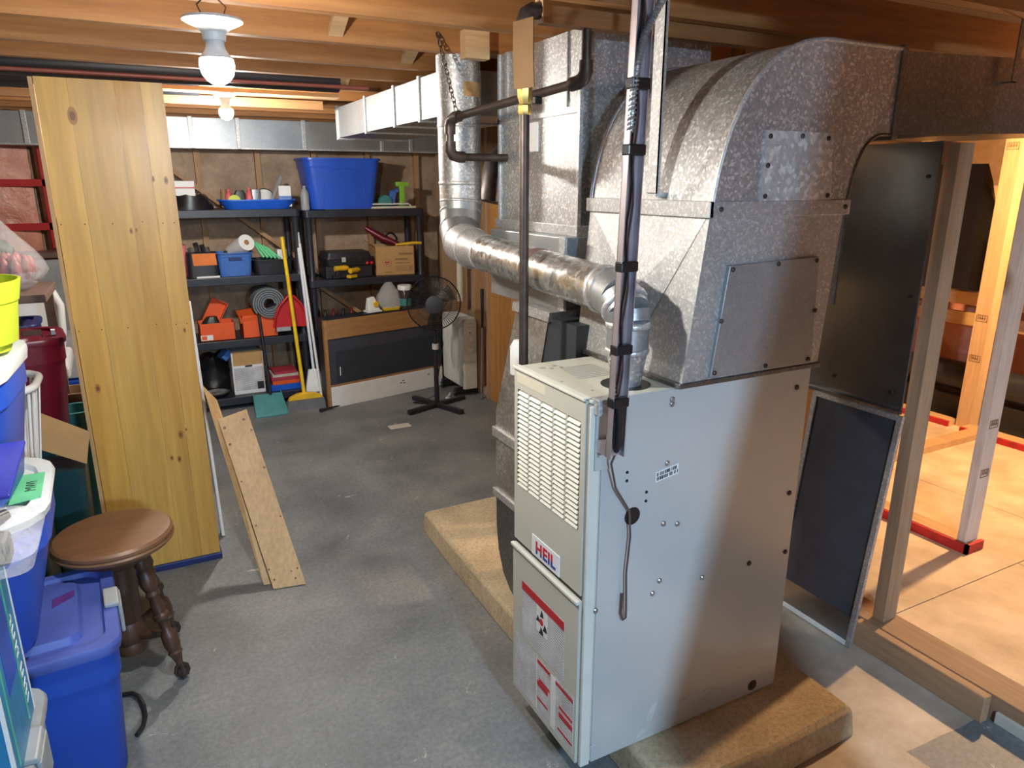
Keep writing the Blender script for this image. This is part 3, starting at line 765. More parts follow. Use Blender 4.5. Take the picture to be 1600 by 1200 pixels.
obj('foil_run', MB().tube([run[1], run[2]], .060, 24), 'foil_pipe', vp, smooth=50)
obj('joint_bead', ring_at((1.0395, 1.49, 1.341), (.01, 1, .03), .060), 'galv_light', vp, smooth=60)
obj('joint_bead', ring_at((1.051, 2.22, 1.371), (.01, 1, .03), .060), 'galv_light', vp, smooth=60)
obj('wrap_band', ring_at((1.046, 1.835, 1.3555), (.01, 1, .03), .0605, .022, .001), 'wire_brown', vp, smooth=60)
gp = [(1.052, 2.23, 1.372), (1.054, 2.33, 1.378), (1.060, 2.43, 1.392), (1.078, 2.49, 1.436), (1.092, 2.515, 1.49), (1.097, 2.52, 1.53)]
gr = [.060, .071, .073, .075, .077, .078]
for k in range(5):
    obj('elbow_gore', MB().tube([gp[k], gp[k + 1]], [gr[k], gr[k + 1]], 24), 'galv_light' if k < 2 else 'galv_smooth', vp, smooth=50)
    d = Vector(gp[k + 1]) - Vector(gp[k])
    obj('joint_bead', ring_at(gp[k + 1], d, gr[k + 1] - .001, .006, .004), 'galv_light', vp, smooth=60)
obj('riser', MB().tube([(1.097, 2.525, 1.52), (1.097, 2.525, 1.80)], .078, 28), 'galv', vp, smooth=50)
obj('riser', MB().tube([(1.097, 2.525, 1.80), (1.097, 2.525, 2.035)], .079, 28), 'galv', vp, smooth=50)
for z in (1.60, 1.80):
    obj('joint_bead', ring_at((1.097, 2.525, z), (0, 0, 1), .078, .008, .0025), 'galv_light', vp, smooth=60)
lab = MB(); vs = []
for k in range(7):
    a = R(-100 + k * 12); 
    for z in (1.895, 1.943): vs.append((1.097 + .0800 * math.cos(a), 2.525 + .0800 * math.sin(a), z))
for k in range(7):
    a = R(-100 + k * 12)
    for z in (1.895, 1.943): vs.append((1.097 + .0788 * math.cos(a), 2.525 + .0788 * math.sin(a), z))
fs = []
for k in range(6):
    fs.append((2 * k, 2 * k + 2, 2 * k + 3, 2 * k + 1)); fs.append((14 + 2 * k, 14 + 2 * k + 1, 14 + 2 * k + 3, 14 + 2 * k + 2))
fs += [(0, 1, 15, 14), (12, 26, 27, 13)]
obj('tape_label', lab.add(vs, fs), 'cardboard', vp, smooth=50)

# ------------------------------------------------------------------ gas pipe
GX = .942
GY = 1.738
gs = thing('gas_pipe', 'black iron gas pipe with brass valve dropping beside the furnace', 'pipe', (GX, GY, .8))
obj('drop_pipe', MB().tube([(GX, GY, .80), (GX, GY, 1.775)], .0130, 14), 'iron', gs, smooth=50)
obj('side_branch', MB().tube([(GX, GY, .82), (GX, 1.652, .82)], .0130, 14), 'iron', gs, smooth=50)
vb = obj('valve_body', MB().lathe([(.016, 0), (.018, .006), (.018, .022), (.014, .026), (.020, .045), (.020, .075), (.013, .085), (.015, .092), (.015, .110), (.010, .115)], (GX, GY, 1.772), 8), 'brass', gs, smooth=30)
obj('valve_handle', MB().box(GX + .008, GX + .03, GY - .04, GY - .022, 1.795, 1.815), 'black', vb, bevel=.003)
obj('top_pipe', MB().tube([(GX, GY, 1.88), (GX, GY, 1.985)], .0115, 12), 'iron', gs, smooth=50)
obj('elbow', MB().tube([(GX - .005, GY, 1.965), (GX - .005, GY, 1.988), (GX + .003, GY, 2.010), (GX + .022, GY, 2.020), (GX + .038, GY, 2.021)], .0205, 14), 'iron', gs, smooth=50)
g2 = thing('gas_branch', 'black iron branch pipe crossing before the tall return duct', 'pipe', (1.115, 1.71, 1.66))
RX, RY, RZ = 1.128, 1.737, 1.866
LX, LY, LZ = .985, 2.345, 1.808
dv = (Vector((LX, LY, LZ)) - Vector((RX, RY, RZ))).normalized()
pR, pL = Vector((RX, RY, RZ)), Vector((LX, LY, LZ))
obj('cross_pipe', MB().tube([pR + dv * .03, pL - dv * .03], .0130, 14), 'iron', g2, smooth=50)
obj('elbow', MB().tube([pR + dv * .055, pR + dv * .03, pR + dv * .010 + Vector((0, 0, .006)), pR + Vector((0, 0, .022)), pR + Vector((0, 0, .05))], .0190, 14), 'iron', g2, smooth=50)
obj('riser_pipe', MB().tube([pR + Vector((0, 0, .04)), Vector((RX, RY, 2.02))], .0130, 14), 'iron', g2, smooth=50)
obj('elbow', MB().tube([pL - dv * .055, pL - dv * .03, pL - dv * .008 - Vector((0, 0, .006)), pL - Vector((0, 0, .024)), pL - Vector((0, 0, .05))], .0190, 14), 'iron', g2, smooth=50)
obj('short_drop', MB().tube([pL - Vector((0, 0, .04)), pL - Vector((0, 0, .10))], .0130, 14), 'iron', g2, smooth=50)
q0 = pL - Vector((0, 0, .122))
obj('elbow', MB().tube([q0 + Vector((0, 0, .05)), q0 + Vector((0, 0, .022)), q0 + Vector((.010, 0, .005)), q0 + Vector((.03, 0, 0)), q0 + Vector((.05, 0, 0))], .0190, 14), 'iron', g2, smooth=50)
obj('stub_pipe', MB().tube([q0 + Vector((.04, 0, 0)), Vector((1.199, q0.y, q0.z))], .0130, 14), 'iron', g2, smooth=50)
tagm = MB(); rings = []
for k in range(9):
    t = k / 8; z = 1.985 - .160 * t; x = .912 - .012 * math.sin(t * 2.5); y = 1.694 - .018 * t - .012 * math.sin(t * 3)
    rings.append([(x, y - .052, z), (x, y + .052, z + .006), (x + .0025, y + .052, z + .006), (x + .0025, y - .052, z)])
solo('cardboard_tag', tagm.loft(rings), 'tag_card', 'curved brown cardboard tag hanging before the brass valve', 'tag')
ch = MB()
c0, c1 = Vector((.985, 2.435, 2.085)), Vector((.990, 2.30, 1.828))
nl = 17
for k in range(nl):
    p = c0.lerp(c1, (k + .5) / nl); d = (c1 - c0).normalized()
    s1 = d.cross(Vector((1, 0, 0))).normalized() if k % 2 else Vector((1, 0, 0))
    loop = [p + d * (.0125 * math.cos(a)) + s1 * (.0065 * math.sin(a)) for a in [2 * PI * q / 10 for q in range(11)]]
    ch.tube(loop, .0019, 6)
solo('chain', ch, 'chain', 'rusty chain holding the gas pipe up to the joist', 'chain', smooth=60)

# ------------------------------------------------------------------ upright channel with taped wires
cn = thing('hanger_channel', 'dark metal channel from joist to furnace with taped wires', 'channel', (.915, 1.262, 1.0))
def lean(z): return .905 + (z - 1.0) * .024
chm = MB()
def slab(x0, x1, y0, y1):
    chm.hexa([(lean(1.0) + x0, y0, 1.0), (lean(1.0) + x1, y0, 1.0), (lean(1.0) + x1, y1, 1.0), (lean(1.0) + x0, y1, 1.0), (lean(2.1) + x0, y0, 2.1), (lean(2.1) + x1, y0, 2.1), (lean(2.1) + x1, y1, 2.1), (lean(2.1) + x0, y1, 2.1)])
slab(-.020, .020, 1.239, 1.242); slab(-.020, -.0175, 1.222, 1.242); slab(.0175, .020, 1.222, 1.242)
obj('channel', chm, 'purple_channel', cn)
for k, (dx, dy, mt) in enumerate(((-.002, 1.234, 'black_tape'), (.004, 1.233, 'wire_brown'))):
    pth = [(lean(1.02 + i * .036) + dx + .004 * math.sin(i * 1.3 + k), dy + .001 * math.sin(i), 1.02 + i * .036) for i in range(30)]
    obj('wire', MB().tube(pth, .0024, 6), mt, cn, smooth=60)
for z in (1.665, 1.430, 1.250, 1.130, 1.79):
    x = lean(z)
    obj('tape_band', MB().box(x - .0225, x + .0225, 1.2195, 1.2445, z - .011, z + .011), 'black_tape', cn, bevel=.003)
obj('tape_bundle', MB().tube([(lean(1.13), 1.231, 1.13), (lean(1.08) + .004, 1.229, 1.08), (lean(1.04) + .006, 1.231, 1.04), (lean(1.015) + .006, 1.236, 1.01)], [.012, .011, .012, .006], 10), 'black_tape', cn, smooth=60)
obj('screw', MB().lathe([(.005, 0), (.004, .004)], (lean(1.01) - .008, 1.240, 1.012), 8, Matrix.Rotation(R(90), 3, 'X')), 'steel', cn)
obj('foot_block', B(lean(1.0) - .018, lean(1.0) + .018, 1.242, 1.286, 1.0, 1.03), 'purple_channel', cn)
def coil(path, r, turns, wr, n=7):
    path = [Vector(p) for p in path]; out = []
    L = len(path) - 1; N = turns * 8
    for i in range(N + 1):
        t = i / N * L; k = min(int(t), L - 1); p = path[k].lerp(path[k + 1], t - k); d = (path[k + 1] - path[k]).normalized()
        u = d.cross(Vector((0, 1, 0))).normalized(); w = d.cross(u)
        a = 2 * PI * i / 8
        out.append(p + (u * math.cos(a) + w * math.sin(a)) * r)
    return MB().tube(out, wr, n - 2)
obj('flex_conduit', coil([(.90, 1.235, 1.118), (.899, 1.240, 1.17), (.903, 1.252, 1.235)], .0052, 11, .0034), 'steel', cn, smooth=60)
cd = thing('armoured_cable', 'bright armoured cable curling from the joist down beside the dark channel', 'cable', (.93, 1.22, 1.80))
pth = [(1.02, 1.225, 2.02), (.99, 1.225, 1.975), (.955, 1.225, 1.925), (.930, 1.225, 1.88), (.915, 1.225, 1.83), (.908, 1.225, 1.77), (.905, 1.225, 1.70)]
obj('armour', coil(pth, .0062, 46, .0030), 'galv_smooth', cd, smooth=60)
obj('core', MB().tube(pth, .0058, 8), 'galv_light', cd, smooth=60)
solo('thermostat_wire', MB().tube([(.913, 1.232, 1.02), (.918, 1.262, .97), (.940, 1.270, .90), (.985, 1.272, .83), (.992, 1.272, .76), (.985, 1.272, .66), (.990, 1.272, .56), (.992, 1.274, .528), (.984, 1.276, .522), (.978, 1.276, .545), (.980, 1.276, .60)], .0028, 8), 'wire_brown', 'thin brown wire dangling down the furnace side to a loop', 'wire', smooth=60)

# ------------------------------------------------------------------ ceiling ducts at the back
td = thing('trunk_duct', 'shiny sectioned duct branching from the riser towards the back wall', 'duct', (1.3, 3.5, 1.845))
ys = [2.62, 2.93, 3.25, 3.70, 4.25]
for k in range(4):
    obj('duct_section', B(1.10, 1.50, ys[k] + .004, ys[k + 1] - .004, 1.848, 2.010), 'galv_smooth', td, bevel=.002)
    obj('slip_joint', B(1.092, 1.508, ys[k + 1] - .012, ys[k + 1] + .010, 1.840, 2.018), 'galv_light', td, bevel=.002)
obj('end_cap', B(1.09, 1.51, 4.25, 4.262, 1.838, 2.02), 'galv_light', td)
bdct = thing('wall_duct', 'long low galvanized duct along the back wall above the shelves', 'duct', (.5, 5.6, 1.83))
xs = [-2.3, -1.4, -.52, .42, .72, 1.17, 1.75, 1.98, 2.33]
for k in range(len(xs) - 1):
    obj('duct_section', B(xs[k] + .003, xs[k + 1] - .003, 5.50, 5.76, 1.832, 2.028), 'galv_smooth', bdct, bevel=.002)
    if k < len(xs) - 2:
        obj('drive_cleat', B(xs[k + 1] - .014, xs[k + 1] + .014, 5.490, 5.765, 1.828, 2.034), 'galv_light', bdct, bevel=.002)
obj('bottom_edge', B(-2.3, 2.33, 5.492, 5.50, 1.828, 1.838), 'galv_light', bdct)
solo('round_duct', MB().tube([(1.32, 2.64, 1.52), (1.35, 2.64, 1.66), (1.44, 2.64, 1.73), (1.62, 2.64, 1.745)], [.09, .095, .09, .09], 20), 'iron', 'dark round duct elbow tucked behind the riser pipe', 'duct', smooth=50)
solo('drain_pipe', MB().tube([(-1.8, 3.46, 2.045), (.9, 3.44, 2.05)], .055, 20), 'black_plastic', 'glossy black drain pipe slung between the joists', 'pipe', smooth=50)
solo('drain_pipe', MB().tube([(-1.8, 3.965, 2.05), (.36, 3.965, 2.055)], .05, 20), 'black_plastic', 'thinner black drain pipe running by the far bulb', 'pipe', smooth=50)
solo('copper_pipe', MB().tube([(-1.8, 3.30, 1.995), (.10, 3.30, 2.0), (1.0, 3.30, 2.005)], .008, 10), 'copper_wire', 'slim copper water pipe running beside the drain pipe', 'pipe', smooth=50)

# ------------------------------------------------------------------ framed panel leaning on the sheet steel
fp = thing('framed_panel', 'dark panel in a pale metal frame leaning beside the furnace', 'panel', (2.13, 1.54, 0))
def quadslab(y0, y1, t0, t1, thick, off):
    # leaning plane: bottom (X 2.085, z .004) to top (X 2.158, z .868)
    def P(y, t, n):
        return (2.085 + (2.153 - 2.085) * t - n * .996, y - .02 * t, .004 + .862 * t + n * .08)
    return MB().hexa([P(y0, t0, off + thick), P(y1, t0, off + thick), P(y1, t0, off), P(y0, t0, off), P(y0, t1, off + thick), P(y1, t1, off + thick), P(y1, t1, off), P(y0, t1, off)])
obj('panel_sheet', quadslab(1.392, 1.716, .015, .985, .004, .004), 'slate', fp)
obj('frame_bar', quadslab(1.378, 1.396, 0, 1, .014, 0), 'galv_light', fp)
obj('frame_bar', quadslab(1.712, 1.730, 0, 1, .014, 0), 'galv_light', fp)
obj('frame_bar', quadslab(1.396, 1.712, 0, .02, .014, 0), 'white', fp)
obj('frame_bar', quadslab(1.396, 1.712, .98, 1, .014, 0), 'galv_light', fp)
obj('dull_strip', quadslab(1.396, 1.712, .02, .13, .002, .008), 'sheet_steel', fp)

# ================================================================== SHELVES AT THE BACK
def shelf_unit(x0, x1, y0, y1, levels, label):
    t = thing('shelving_unit', label, 'shelf', ((x0 + x1) / 2, (y0 + y1) / 2, 0))
    for z in levels:
        s_ = obj('shelf', MB().loft([rr((x0 + x1) / 2, (y0 + y1) / 2, z - .055, x1 - x0, y1 - y0, .03), rr((x0 + x1) / 2, (y0 + y1) / 2, z, x1 - x0, y1 - y0, .03)]), 'shelf_plastic', t, bevel=.004)
    lv = [0] + list(levels)
    for px_ in (x0 + .035, x1 - .035):
        for py_ in (y0 + .035, y1 - .035):
            for a, b_ in zip(lv[:-1], lv[1:]):
                if b_ - .055 - a > .02:
                    obj('leg', MB().tube([(px_, py_, a), (px_, py_, a + .02), (px_, py_, b_ - .075), (px_, py_, b_ - .055)], [.030, .024, .024, .030], 12), 'shelf_plastic', t, smooth=50)
    return t
SL = (.09, .515, .965, 1.425)
SR = (.09, .53, .90, 1.41)
shelf_unit(.20, 1.07, 5.34, 5.74, SL, 'black plastic shelving unit holding orange shoe boxes and blue bin')
shelf_unit(1.10, 2.03, 5.38, 5.74, SR, 'black plastic shelving unit holding the large blue tub')

def openbin(name, label, cat, mat, cx, cy, z, w, d, h, flare=1.12, r=.03, wall=.006, lip=.012, group=None, rot=0, handles=None, fold=True):
    z += .0015
    t = thing(name, label, cat, (cx, cy, z), (0, 0, rot), group)
    q = MB()
    rings = [rr(0, 0, 0, w / flare, d / flare, r), rr(0, 0, h * .96, w, d, r)]
    rings += [rr(0, 0, h * .96, w + lip * 2, d + lip * 2, r + lip), rr(0, 0, h, w + lip * 2, d + lip * 2, r + lip), rr(0, 0, h, w - wall, d - wall, r), rr(0, 0, .012, w / flare - wall, d / flare - wall, r)]
    q.loft(rings)
    obj('body', q, mat, t, smooth=35, local=True)
    if fold:
        q2 = MB().loft([rr(0, 0, h * .80, w * (1 / flare + (1 - 1 / flare) * .8) + .008, d * (1 / flare + (1 - 1 / flare) * .8) + .008, r), rr(0, 0, h * .84, w * (1 / flare + (1 - 1 / flare) * .84) + .010, d * (1 / flare + (1 - 1 / flare) * .84) + .010, r)], False, False)
        obj('rib_band', q2, mat, t, smooth=35, local=True)
    return t
def tote(name, label, mat, lidmat, cx, cy, z, w, d, h, rot=0, flare=1.14, r=.05, latch=None, lid_h=.03, group=None):
    t = thing(name, label, 'storage bin', (cx, cy, z), (0, 0, rot), group)
    hb = h - lid_h
    obj('body', MB().loft([rr(0, 0, 0, w / flare, d / flare, r), rr(0, 0, .01, w / flare + .01, d / flare + .01, r), rr(0, 0, hb * .80, w * .965, d * .965, r), rr(0, 0, hb * .80, w * .985, d * .985, r), rr(0, 0, hb, w * .99, d * .99, r)]), mat, t, smooth=35, local=True)
    ld_ = obj('lid', MB().loft([rr(0, 0, hb, w * 1.02, d * 1.02, r), rr(0, 0, hb + lid_h * .55, w * 1.035, d * 1.035, r), rr(0, 0, hb + lid_h * .8, w * 1.02, d * 1.02, r), rr(0, 0, hb + lid_h * .8, w * .90, d * .90, r), rr(0, 0, hb + lid_h * .45, w * .88, d * .88, r), rr(0, 0, hb + lid_h * .45, w * .70, d * .70, r * .7), rr(0, 0, hb + lid_h * .95, w * .67, d * .67, r * .6)]), lidmat, t, smooth=35, local=True)
    if latch:
        for s_ in ((1, -1) if latch == 'both' else (1,)):
            obj('latch', MB().hexa([(s_ * w * .455, -.05, hb + lid_h * .82), (s_ * w * .535, -.05, hb + lid_h * .7), (s_ * w * .535, .05, hb + lid_h * .7), (s_ * w * .455, .05, hb + lid_h * .82), (s_ * w * .455, -.05, hb + lid_h + .006), (s_ * w * .525, -.05, hb + lid_h + .004), (s_ * w * .525, .05, hb + lid_h + .004), (s_ * w * .455, .05, hb + lid_h + .006)]).box(min(s_ * w * .517, s_ * w * .537), max(s_ * w * .517, s_ * w * .537), -.05, .05, hb - .055, hb + lid_h * .8), 'grey_plastic', t, local=True, bevel=.004)
    return t
def carton(name, label, cat, mat, x0, x1, y0, y1, z0, z1, open_=True, flap=.5, rot=0, group=None, lidmat=None):
    cx, cy = (x0 + x1) / 2, (y0 + y1) / 2; w, d, h = x1 - x0, y1 - y0, z1 - z0
    t = thing(name, label, cat, (cx, cy, z0), (0, 0, rot), group)
    if open_:
        for (a, b_, c, e) in ((-w / 2, w / 2, -d / 2, -d / 2 + .004), (-w / 2, w / 2, d / 2 - .004, d / 2), (-w / 2, -w / 2 + .004, -d / 2, d / 2), (w / 2 - .004, w / 2, -d / 2, d / 2)):
            obj('side', MB().box(a, b_, c, e, 0, h), mat, t, local=True)
        obj('bottom', MB().box(-w / 2, w / 2, -d / 2, d / 2, 0, .004), mat, t, local=True)
    else:
        obj('body', MB().box(-w / 2, w / 2, -d / 2, d / 2, 0, h), mat, t, local=True, bevel=.003)
    return t

# --- left unit, top shelf
z = SL[3]
bg = MB(); rings = []
for i in range(5):
    t_ = i / 4
    rings.append([(.36 + (.15 - .04 * t_) * math.cos(2 * PI * k / 14) * (1 + .06 * math.sin(k * 5 + i * 2)), 5.48 + .10 * math.sin(2 * PI * k / 14), z + .001 + .095 * t_ + .012 * math.sin(k * 3 + i) * t_) for k in range(14)])
solo('black_bag', bg.loft(rings), 'black_tape', 'crumpled glossy black bag on the top left shelf', 'bag', smooth=30)
wb = carton('paper_packet', 'white paper packet with red stripe standing on the black bag', 'packet', 'white', .27, .40, 5.46, 5.60, z + .09, z + .19, False)
obj('red_stripe', MB().box(-.066, .066, -.0715, -.070, .05, .06), 'red', wb, local=True)
ty = thing('blue_tray', 'shallow oval blue tray full of odds and ends', 'tray', (.80, 5.46, z))
obj('body', MB().loft([rr(0, 0, 0, .44, .17, .08, 6), rr(0, 0, .055, .52, .22, .10, 6), rr(0, 0, .056, .535, .23, .10, 6), rr(0, 0, .066, .535, .23, .10, 6), rr(0, 0, .064, .50, .20, .09, 6), rr(0, 0, .01, .43, .16, .07, 6)]), 'tray_blue', ty, smooth=40, local=True)
zt = z + .012
for x, h, mt, lb_ in ((.61, .125, 'pink', 'pink bottle beside the lime tape at one end of the blue tray'), (.745, .135, 'pink', 'pink bottle beside the wire basket in the blue tray')):
    solo('squeeze_bottle', MB().lathe([(.022, 0), (.024, .01), (.024, h * .6), (.014, h * .8), (.009, h * .84), (.009, h), (.002, h)], (x, 5.43, zt), 12), mt, lb_, 'bottle', smooth=50)
solo('tape_roll', MB().lathe([(.012, 0), (.042, 0), (.042, .02), (.012, .02)], (.64, 5.41, zt + .043), 16, Matrix.Rotation(R(90), 3, 'X')), 'lime', 'lime green tape roll on edge in the blue tray', 'tape')
solo('tape_measure', MB().loft([rr(.685, 5.45, zt, .07, .04, .01), rr(.685, 5.45, zt + .09, .075, .04, .01), rr(.685, 5.45, zt + .115, .05, .03, .01)]), 'black_plastic', 'black tape measure standing in the blue tray', 'tool', smooth=30)
solo('brown_jar', MB().lathe([(.02, 0), (.022, .01), (.022, .10), (.018, .11), (.018, .125), (.002, .125)], (.580, 5.46, zt), 12), 'cardboard_dark', 'small brown jar at the end of the blue tray', 'jar', smooth=50)
cp = thing('enamel_mug', 'white enamel mug with dark rim lying tilted in the blue tray', 'mug', (.845, 5.46, zt + .02), (R(-35), R(15), 0))
obj('body', MB().lathe([(.045, 0), (.052, .09), (.050, .09), (.043, .006)], (0, 0, 0), 18), 'white', cp, smooth=50, local=True)
obj('rim', MB().lathe([(.050, .088), (.0545, .088), (.0545, .095), (.050, .095)], (0, 0, 0), 18), 'ink', cp, smooth=50, local=True)
solo('wire_basket', MB().loft([rr(.785, 5.42, zt, .05, .05, .008), rr(.785, 5.42, zt + .12, .062, .06, .008)]), 'steel', 'small grey metal cup beside the white mug', 'cup', smooth=30)
solo('trowel', MB().beam((.88, 5.46, zt), (.965, 5.5, zt + .17), .012, .018).beam((.95, 5.493, zt + .14), (.985, 5.51, zt + .21), .02, .024), 'grey_plastic', 'trowel leaning out of the blue tray with a dark grip', 'tool', bevel=.003)
wbx = carton('white_carton', 'small white carton with blue print in the blue tray', 'box', 'white', .945, 1.03, 5.40, 5.46, zt, zt + .145, False, rot=-.1)
obj('blue_print', MB().box(-.042, .042, -.0312, -.030, .055, .075), 'bin_blue', wbx, local=True)
# --- left unit, second shelf
z = SL[2]
tb = thing('tool_bag', 'black canvas tool bag with an orange top panel', 'tool bag', (.39, 5.45, z + .0015))
obj('body', MB().loft([rr(0, 0, 0, .20, .16, .03), rr(0, 0, .17, .19, .15, .03)]), 'black_plastic', tb, smooth=30, local=True)
obj('orange_panel', MB().hexa([(-.06, -.084, .085), (.09, -.084, .085), (.09, -.070, .085), (-.06, -.070, .085), (-.065, -.080, .165), (.085, -.080, .165), (.085, -.060, .168), (-.065, -.060, .168)]), 'orange_cloth', tb, local=True)
for x, mt, h in ((-.05, 'steel', .20), (-.01, 'black_plastic', .235), (.03, 'black_plastic', .22), (.06, 'steel', .20)):
    obj('tool_handle', MB().beam((x, 0, .12), (x - .02, .02, h), .022, .03), mt, tb, local=True, bevel=.004)
bb = openbin('handled_bin', 'small mid-blue bin with slot handle holding paper towel', 'storage bin', 'bin_blue', .60, 5.46, z, .235, .20, .165, 1.14)
obj('handle_slot', MB().box(-.045, .045, -.1115, -.104, .115, .130), 'navy', bb, local=True)
for x in (-.07, .07):
    obj('vertical_rib', MB().hexa([(x - .006, -.099, .01), (x + .006, -.099, .01), (x + .006, -.09, .01), (x - .006, -.09, .01), (x - .006, -.110, .12), (x + .006, -.110, .12), (x + .006, -.1, .12), (x - .006, -.1, .12)]), 'bin_blue', bb, local=True)
pt = thing('paper_towel_roll', 'white paper towel roll lying in the blue handled bin', 'paper roll', (.645, 5.43, z + .195), (R(68), R(0), R(22)))
obj('paper', MB().lathe([(.018, -.10), (.058, -.10), (.058, .11), (.018, .11)], (0, 0, 0), 20), 'white', pt, smooth=50, local=True)
obj('core', MB().lathe([(.012, -.098), (.0185, -.098), (.0185, .112), (.012, .112)], (0, 0, 0), 14), 'cardboard_dark', pt, smooth=50, local=True)
solo('spray_can', MB().lathe([(.028, 0), (.030, .005), (.030, .10), (.016, .12), (.012, .14), (.002, .14)], (.545, 5.45, z + .05), 12, Matrix.Rotation(R(25), 3, 'X')), 'steel', 'steel spray can leaning in the blue handled bin', 'can', smooth=50)
bk = openbin('black_basket', 'low black plastic basket under the green tubes', 'basket', 'black_plastic', .86, 5.47, z, .27, .22, .105, 1.08, fold=False)
for k in range(5):
    solo('green_tube', MB().tube([(.745 + .022 * k, 5.47, z + .235 - .012 * k), (.80 + .028 * k, 5.40, z + .12 - .003 * k)], .0095, 8), 'green_tape', 'thin green tube in the bundle across the black basket', 'tube', 'green tubes over the black basket', smooth=50)
solo('white_carton', B(.90, .97, 5.43, 5.50, z + .10, z + .17), 'white', 'small plain white carton in the black basket', 'box', bevel=.003)
solo('folded_paper', B(.34, .49, 5.36, 5.40, z + .001, z + .012), 'white', 'folded white paper at the shelf edge under the tool bag', 'paper')
solo('pink_case', MB().box(.205, .30, 5.50, 5.62, z + .001, z + .22), 'pink', 'upright dull pink case behind the tool bag', 'case', bevel=.006)
# --- left unit, third shelf: shoe boxes
z = SL[1]
def shoebox(cx, cy, w, d, h, label, rot=0, lid=None):
    t = carton('shoe_box', label, 'box', 'orange_box', cx - w / 2, cx + w / 2, cy - d / 2, cy + d / 2, z + .001, z + h, True, rot=rot)
    if lid:
        o = obj('lid', MB().box(-w / 2 - .004, w / 2 + .004, -d / 2 - .004, d / 2 + .004, 0, .004).box(-w / 2 - .004, w / 2 + .004, -d / 2 - .006, -d / 2 - .002, -.03, .004).box(w / 2 + .001, w / 2 + .005, -d / 2, d / 2, -.03, .004), 'orange_box', t, local=True)
        o.location = (lid[0], lid[1], lid[2]); o.rotation_euler = (lid[3], lid[4], 0)
    return t
sb1 = shoebox(.435, 5.46, .235, .17, .128, 'open orange shoe box with a white end label')
obj('end_label', MB().box(-.115, -.035, -.0862, -.085, .008, .045), 'white', sb1, local=True)
obj('label_print', MB().box(-.11, -.075, -.0868, -.0862, .012, .040), 'orange', sb1, local=True)
solo('black_shoe', MB().loft([rr(.42, 5.45, z + .06, .10, .09, .03), rr(.40, 5.45, z + .12, .12, .10, .035), rr(.41, 5.45, z + .165, .07, .06, .025)]), 'black_plastic', 'dark shoe standing in the open orange box', 'shoe', smooth=50)
sb2 = shoebox(.725, 5.45, .245, .17, .165, 'orange shoe box with its lid pushed askew', 0, (-.012, .0, .170, R(12), R(-6)))
lid1 = obj('lid', MB().box(-.055, .055, -.004, .004, 0, .26).box(.052, .056, -.04, .004, 0, .26).box(-.055, .055, -.04, .004, .257, .261), 'orange_box', sb1, local=True)
lid1.location = (-.075, .088, .03); lid1.rotation_euler = (R(-6), R(30), R(5))
# spiral foam roll
mt_ = thing('foam_mat_roll', 'rolled grey foam mat with spiral end lying over the shoe box', 'mat', (.80, 5.45, z + .245))
sp = []; turns = 4.6; N = 120
ro, ri = .118, .045
for i in range(N + 1):
    a = 2 * PI * turns * i / N; r_ = ri + (ro - ri) * i / N
    sp.append((r_ * math.cos(a), r_ * math.sin(a)))
vs = []; fs = []
th_ = .0115
for i, (x, y) in enumerate(sp):
    r_ = math.hypot(x, y); k = (r_ - th_) / r_
    vs += [(x, -.11, y), (x * k, -.11, y * k), (x * k, .11, y * k), (x, .11, y)]
for i in range(N):
    a = 4 * i; b_ = a + 4
    for q in range(4): fs.append((a + q, a + (q + 1) % 4, b_ + (q + 1) % 4, b_ + q))
fs += [(0, 1, 2, 3), (4 * N + 3, 4 * N + 2, 4 * N + 1, 4 * N)]
obj('foam', MB().add(vs, fs), 'foam_grey', mt_, local=True, smooth=40)
# --- left unit, bottom shelf
z = SL[0]
fb = carton('file_box', 'white file box with printed lines and a kraft end', 'box', 'white', .505, .725, 5.40, 5.66, z + .001, z + .32, False)
obj('kraft_panel', MB().box(-.100, .105, -.1315, -.130, .22, .325), 'cardboard', fb, local=True)
obj('hand_hole', MB().box(-.02, .03, -.1318, -.1305, .205, .218), 'ink', fb, local=True)
obj('print_block', MB().box(-.10, .105, -.1312, -.130, .03, .20), 'small_print', fb, local=True)
obj('barcode', MB().box(.055, .10, -.1322, -.1312, .03, .085), 'ink', fb, local=True)
solo('grey_box', MB().beam((.445, 5.45, z + .275), (.495, 5.47, z + .325), .08, .045), 'bin_blue', 'dusty blue box wedged on top of the black bags', 'box', bevel=.004)
bg = MB(); rings = []
for i in range(6):
    t_ = i / 5
    rings.append([(.385 + .125 * math.sin(PI * (.25 + .62 * t_)) * math.cos(2 * PI * k / 14) * (1 + .16 * math.sin(k * 5 + i * 2)), 5.63 + .085 * math.sin(2 * PI * k / 14) * (1 + .12 * math.sin(k * 3 + i * 1.7)), z + .001 + .27 * t_ + .01 * math.sin(k * 3 + i) * t_) for k in range(14)])
solo('black_bag', bg.loft(rings), 'black_tape', 'full black plastic bag on the bottom shelf by the file box', 'bag', smooth=30)
solo('silver_pan', MB().lathe([(.02, 0), (.06, .01), (.085, .03), (.09, .03), (.06, .004)], (.385, 5.445, z + .002), 18), 'steel', 'shallow steel pan in front of the black bag', 'pan', smooth=50)
hs = 0.
for k, (h, mt, w, lb_) in enumerate(((.045, 'tray_blue', .23, 'blue box at the bottom of the stack by the broom'), (.03, 'orange', .20, 'orange book lying on the blue box'), (.028, 'book_red', .21, 'dark red book in the middle of the stack'), (.022, 'book_paper', .19, 'thick paper pad on top of the red book'), (.02, 'book_red', .17, 'red notebook topping the stack'))):
    solo('book', B(.875 - w / 2, .875 + w / 2, 5.38, 5.56, z + .001 + hs, z + .001 + hs + h - .001), mt, lb_, 'book', bevel=.002); hs += h
